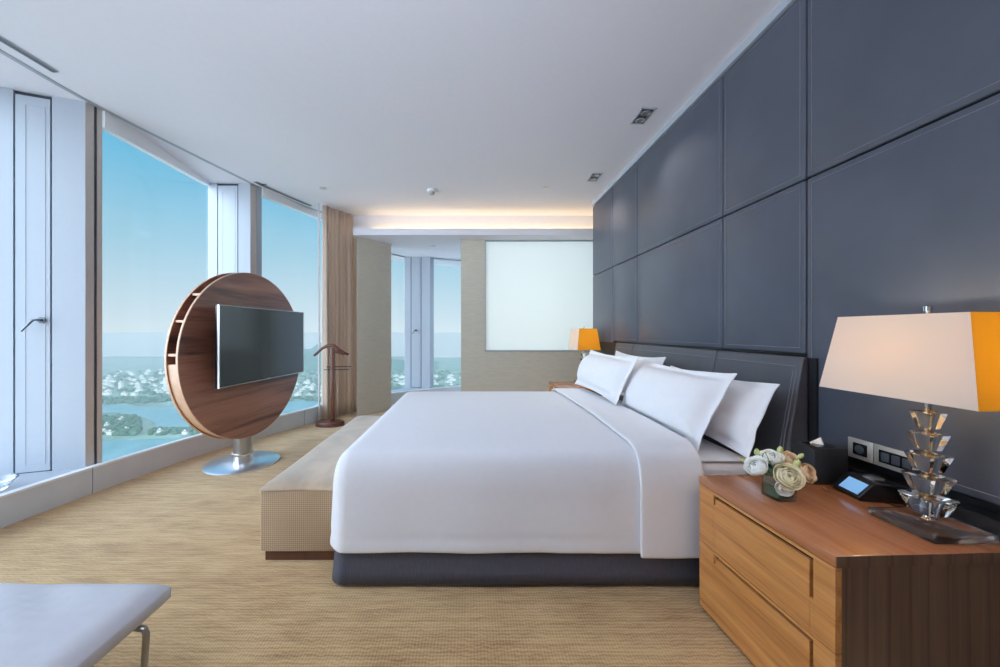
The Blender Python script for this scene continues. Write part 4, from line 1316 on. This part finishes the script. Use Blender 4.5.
for _ in range(330):
    px = rnd.choice([rnd.uniform(60, 215), rnd.uniform(60, 215), rnd.uniform(270, 335), rnd.uniform(395, 470)])
    py = rnd.uniform(370, 396) if px < 335 else rnd.uniform(376, 386)
    if 270 < px < 335: py = rnd.uniform(380, 398)
    sc = 1.0
    place(px, py, rnd.uniform(10, 34), rnd.uniform(8, 13), rnd.uniform(5, 13), rnd.random() < .5, LB)
LT = 'pale tower block rising above the city across the lake'
for (px, py, h) in ((166, 391, 70), (172, 389, 62), (163, 393, 46), (112, 396, 40), (121, 389, 36), (134, 388, 34), (141, 390, 38), (104, 387, 30), (152, 386, 36), (312, 392, 34)):
    place(px, py, 13, 12, h*.8, False, LT)
for (px, py) in ((104, 433), (110, 435), (107, 427), (122, 420), (126, 431), (160, 433.5), (185, 434.5)):
    place(px, py, rnd.uniform(8, 14), rnd.uniform(6, 8), rnd.uniform(5, 8), False, 'small pale building among the trees on the near shore')
trees([(((40, 416), (140, 417), (40, 437), (150, 436)), 520, 4.5, 9), (((150, 429.5), (300, 430), (150, 436), (300, 433)), 330, 4, 7.5)],
      'woodland', 'dark green trees covering the shore across the water below the window', 3)
trees([(((-40, 399), (330, 396), (-40, 407), (330, 400.5)), 700, 5, 9), (((-40, 372), (480, 372), (-40, 398), (480, 392)), 1100, 6, 13)],
      'treeline', 'bluish green trees along the far shore and among the city blocks', 5)
# hills
def hill(p0, p1, D, prof, name, depth):
    """ridge running px p0..p1 at distance D with crest heights in px rows"""
    k = MB(); n = 90; mrow = 12
    def crest(px):
        for i in range(len(prof)-1):
            if prof[i][0] <= px <= prof[i+1][0]:
                t_ = (px-prof[i][0])/(prof[i+1][0]-prof[i][0]); t_ = t_*t_*(3-2*t_)
                return prof[i][1]+(prof[i+1][1]-prof[i][1])*t_
        return prof[-1][1]
    def fn(i, j):
        px = p0+(p1-p0)*i/(n-1); v = j/(mrow-1)
        y = D+depth*(v-.5)*2 + 60*nz((px*.02, v, 0)); x = (px-CX)/F*y
        yc = D
        hh = H-(crest(px)-CY)/F*yc - ZG
        g = math.sin(PI*v)**1.3
        z = ZG + hh*g*(1+.16*nz((px*.035, v*1.5, D*.001), 1, 1)) + 16*nz((px*.12, v*3, 1), 1, 2)*g
        return (x, y, z)
    k.grid(fn, n, mrow)
    tag(k.build(name, M['hill'], autosmooth=False), kind='structure')
hill(255, 640, 2700, [(255, 372), (285, 361), (305, 350), (322, 343.5), (345, 350), (392, 359), (404, 361), (432, 364), (460, 371), (520, 368), (640, 372)], 'hill_near', 420)
hill(-200, 420, 3350, [(-200, 363), (60, 363), (110, 361), (160, 364), (215, 360), (280, 358), (420, 362)], 'hill_far', 250)

# haze over the lake (real volume)
m = MB(); m.box((-6500, 260, ZG-5), (2500, 3900, ZG+246))
hz_ = bpy.data.materials.new('summer_haze'); hz_.use_nodes = True
nt = hz_.node_tree; nt.nodes.remove(nt.nodes['Principled BSDF'])
vsct = N(nt, 'ShaderNodeVolumeScatter'); vsct.inputs['Color'].default_value = (0.88, 0.96, 1.0, 1); vsct.inputs['Density'].default_value = 0.63/3000; vsct.inputs['Anisotropy'].default_value = 0.2
vab = N(nt, 'ShaderNodeVolumeAbsorption'); vab.inputs['Color'].default_value = (0.0, 0.0, 0.0, 1); vab.inputs['Density'].default_value = 0.29/3000
vad = N(nt, 'ShaderNodeAddShader'); nt.links.new(vsct.outputs[0], vad.inputs[0]); nt.links.new(vab.outputs[0], vad.inputs[1])
nt.links.new(vad.outputs[0], nt.nodes['Material Output'].inputs['Volume'])
tag(m.build('haze', hz_), 'pale summer haze over the lake and city', 'haze', kind='stuff')

# ------------------------------------------------------------------ world, lights, camera
W = bpy.data.worlds.new('sky'); S.world = W; W.use_nodes = True
nt = W.node_tree; bg = nt.nodes['Background']
tc = N(nt, 'ShaderNodeTexCoord'); sp = N(nt, 'ShaderNodeSeparateXYZ'); nt.links.new(tc.outputs['Generated'], sp.inputs[0])
sky = ramp(nt, sp.outputs[2], [(0.0, srgb(222, 240, 248)), (0.05, srgb(210, 232, 244)), (0.2, srgb(168, 214, 235)), (0.36, srgb(112, 194, 230)), (0.7, srgb(90, 160, 214))])
SUN = Vector((-0.75, -0.62, 0.22)).normalized()
dt = N(nt, 'ShaderNodeVectorMath', operation='DOT_PRODUCT'); dt.inputs[1].default_value = SUN
nt.links.new(tc.outputs['Generated'], dt.inputs[0])
pw = N(nt, 'ShaderNodeMath', operation='POWER'); pw.inputs[1].default_value = 4.0
mx0 = N(nt, 'ShaderNodeMath', operation='MAXIMUM'); mx0.inputs[1].default_value = 0.0
nt.links.new(dt.outputs['Value'], mx0.inputs[0]); nt.links.new(mx0.outputs[0], pw.inputs[0])
vg = N(nt, 'ShaderNodeVectorMath', operation='SCALE'); vg.inputs[0].default_value = (0.80, 0.92, 1.08); vg.inputs['Scale'].default_value = 1.0
gl = N(nt, 'ShaderNodeMath', operation='MULTIPLY'); gl.inputs[1].default_value = 9.0
nt.links.new(pw.outputs[0], gl.inputs[0]); nt.links.new(gl.outputs[0], vg.inputs['Scale'])
vm = N(nt, 'ShaderNodeVectorMath', operation='ADD'); nt.links.new(sky, vm.inputs[0]); nt.links.new(vg.outputs[0], vm.inputs[1])
nt.links.new(vm.outputs[0], bg.inputs['Color']); bg.inputs['Strength'].default_value = 1.0

def light(name, typ, loc, energy, col=(1, 1, 1), **kw):
    l = bpy.data.lights.new(name, typ); l.energy = energy; l.color = col
    for k, v in kw.items(): setattr(l, k, v)
    o = bpy.data.objects.new(name, l); COL.objects.link(o); o.location = loc
    return o
def aim(o, d): o.rotation_euler = Vector(d).to_track_quat('-Z', 'Y').to_euler()
s = light('sun', 'SUN', (0, 0, 50), 2.2, (1, .95, .86), angle=.01); aim(s, (-.75, .25, -.62))
# table lamps
light('near_lamp_bulb', 'POINT', (LX, LY, NZ+.60), 6.0, (1, .87, .64), shadow_soft_size=.03)
light('far_lamp_bulb', 'POINT', (1.47, 4.70, NZ+.58), 6.0, (1, .87, .64), shadow_soft_size=.03)
# downlights
for (x, y) in SP:
    for dy in (-.05, .05):
        l = light('downlight_lamp', 'SPOT', (x, y+dy, CEIL-.02), 14, (1, .9, .78), spot_size=1.9, spot_blend=1.0, shadow_soft_size=.03)
        aim(l, (0, 0, -1))
# added unseen fill panel overhead, behind the camera
l = light('added_overhead_fill', 'AREA', (-.6, -1.6, CEIL-.03), 14, (.80, .90, 1.0), shape='RECTANGLE', size=3.2, size_y=1.8); aim(l, (0, 0.25, -1))
# added unseen fill behind the camera, brightening the ceiling
l = light('added_ceiling_wash', 'AREA', (-.9, -1.3, 1.9), 95, (.70, .80, 1.0), shape='RECTANGLE', size=1.6, size_y=.8, spread=1.9); aim(l, (.12, .75, 1))
# added backlight hidden behind the blind to brighten it
l = light('added_blind_backlight', 'AREA', (1.05, 7.5, 1.6), 48, (.97, 1, 1), shape='RECTANGLE', size=2.0, size_y=2.0); aim(l, (0, -1, 0))

cam = bpy.data.cameras.new('camera'); co = bpy.data.objects.new('camera', cam); COL.objects.link(co)
co.location = (0, 0, H); co.rotation_euler = (PI/2, 0, 0)
cam.sensor_width = 36; cam.sensor_fit = 'HORIZONTAL'; cam.lens = F/1000*36
cam.shift_x = (500-CX)/1000; cam.shift_y = (CY-333.5)/1000
cam.clip_end = 20000; cam.clip_start = .05
S.camera = co
S.view_settings.view_transform = 'Standard'; S.view_settings.look = 'None'; S.view_settings.gamma = 1.0
S.view_settings.exposure = 0.0; S.view_settings.use_curve_mapping = False
cy = S.cycles
cy.use_denoising = True
cy.max_bounces = 14; cy.diffuse_bounces = 6; cy.glossy_bounces = 5; cy.transmission_bounces = 12; cy.transparent_max_bounces = 16; cy.volume_bounces = 1
cy.caustics_refractive = True; cy.caustics_reflective = False
cy.sample_clamp_indirect = 6.0
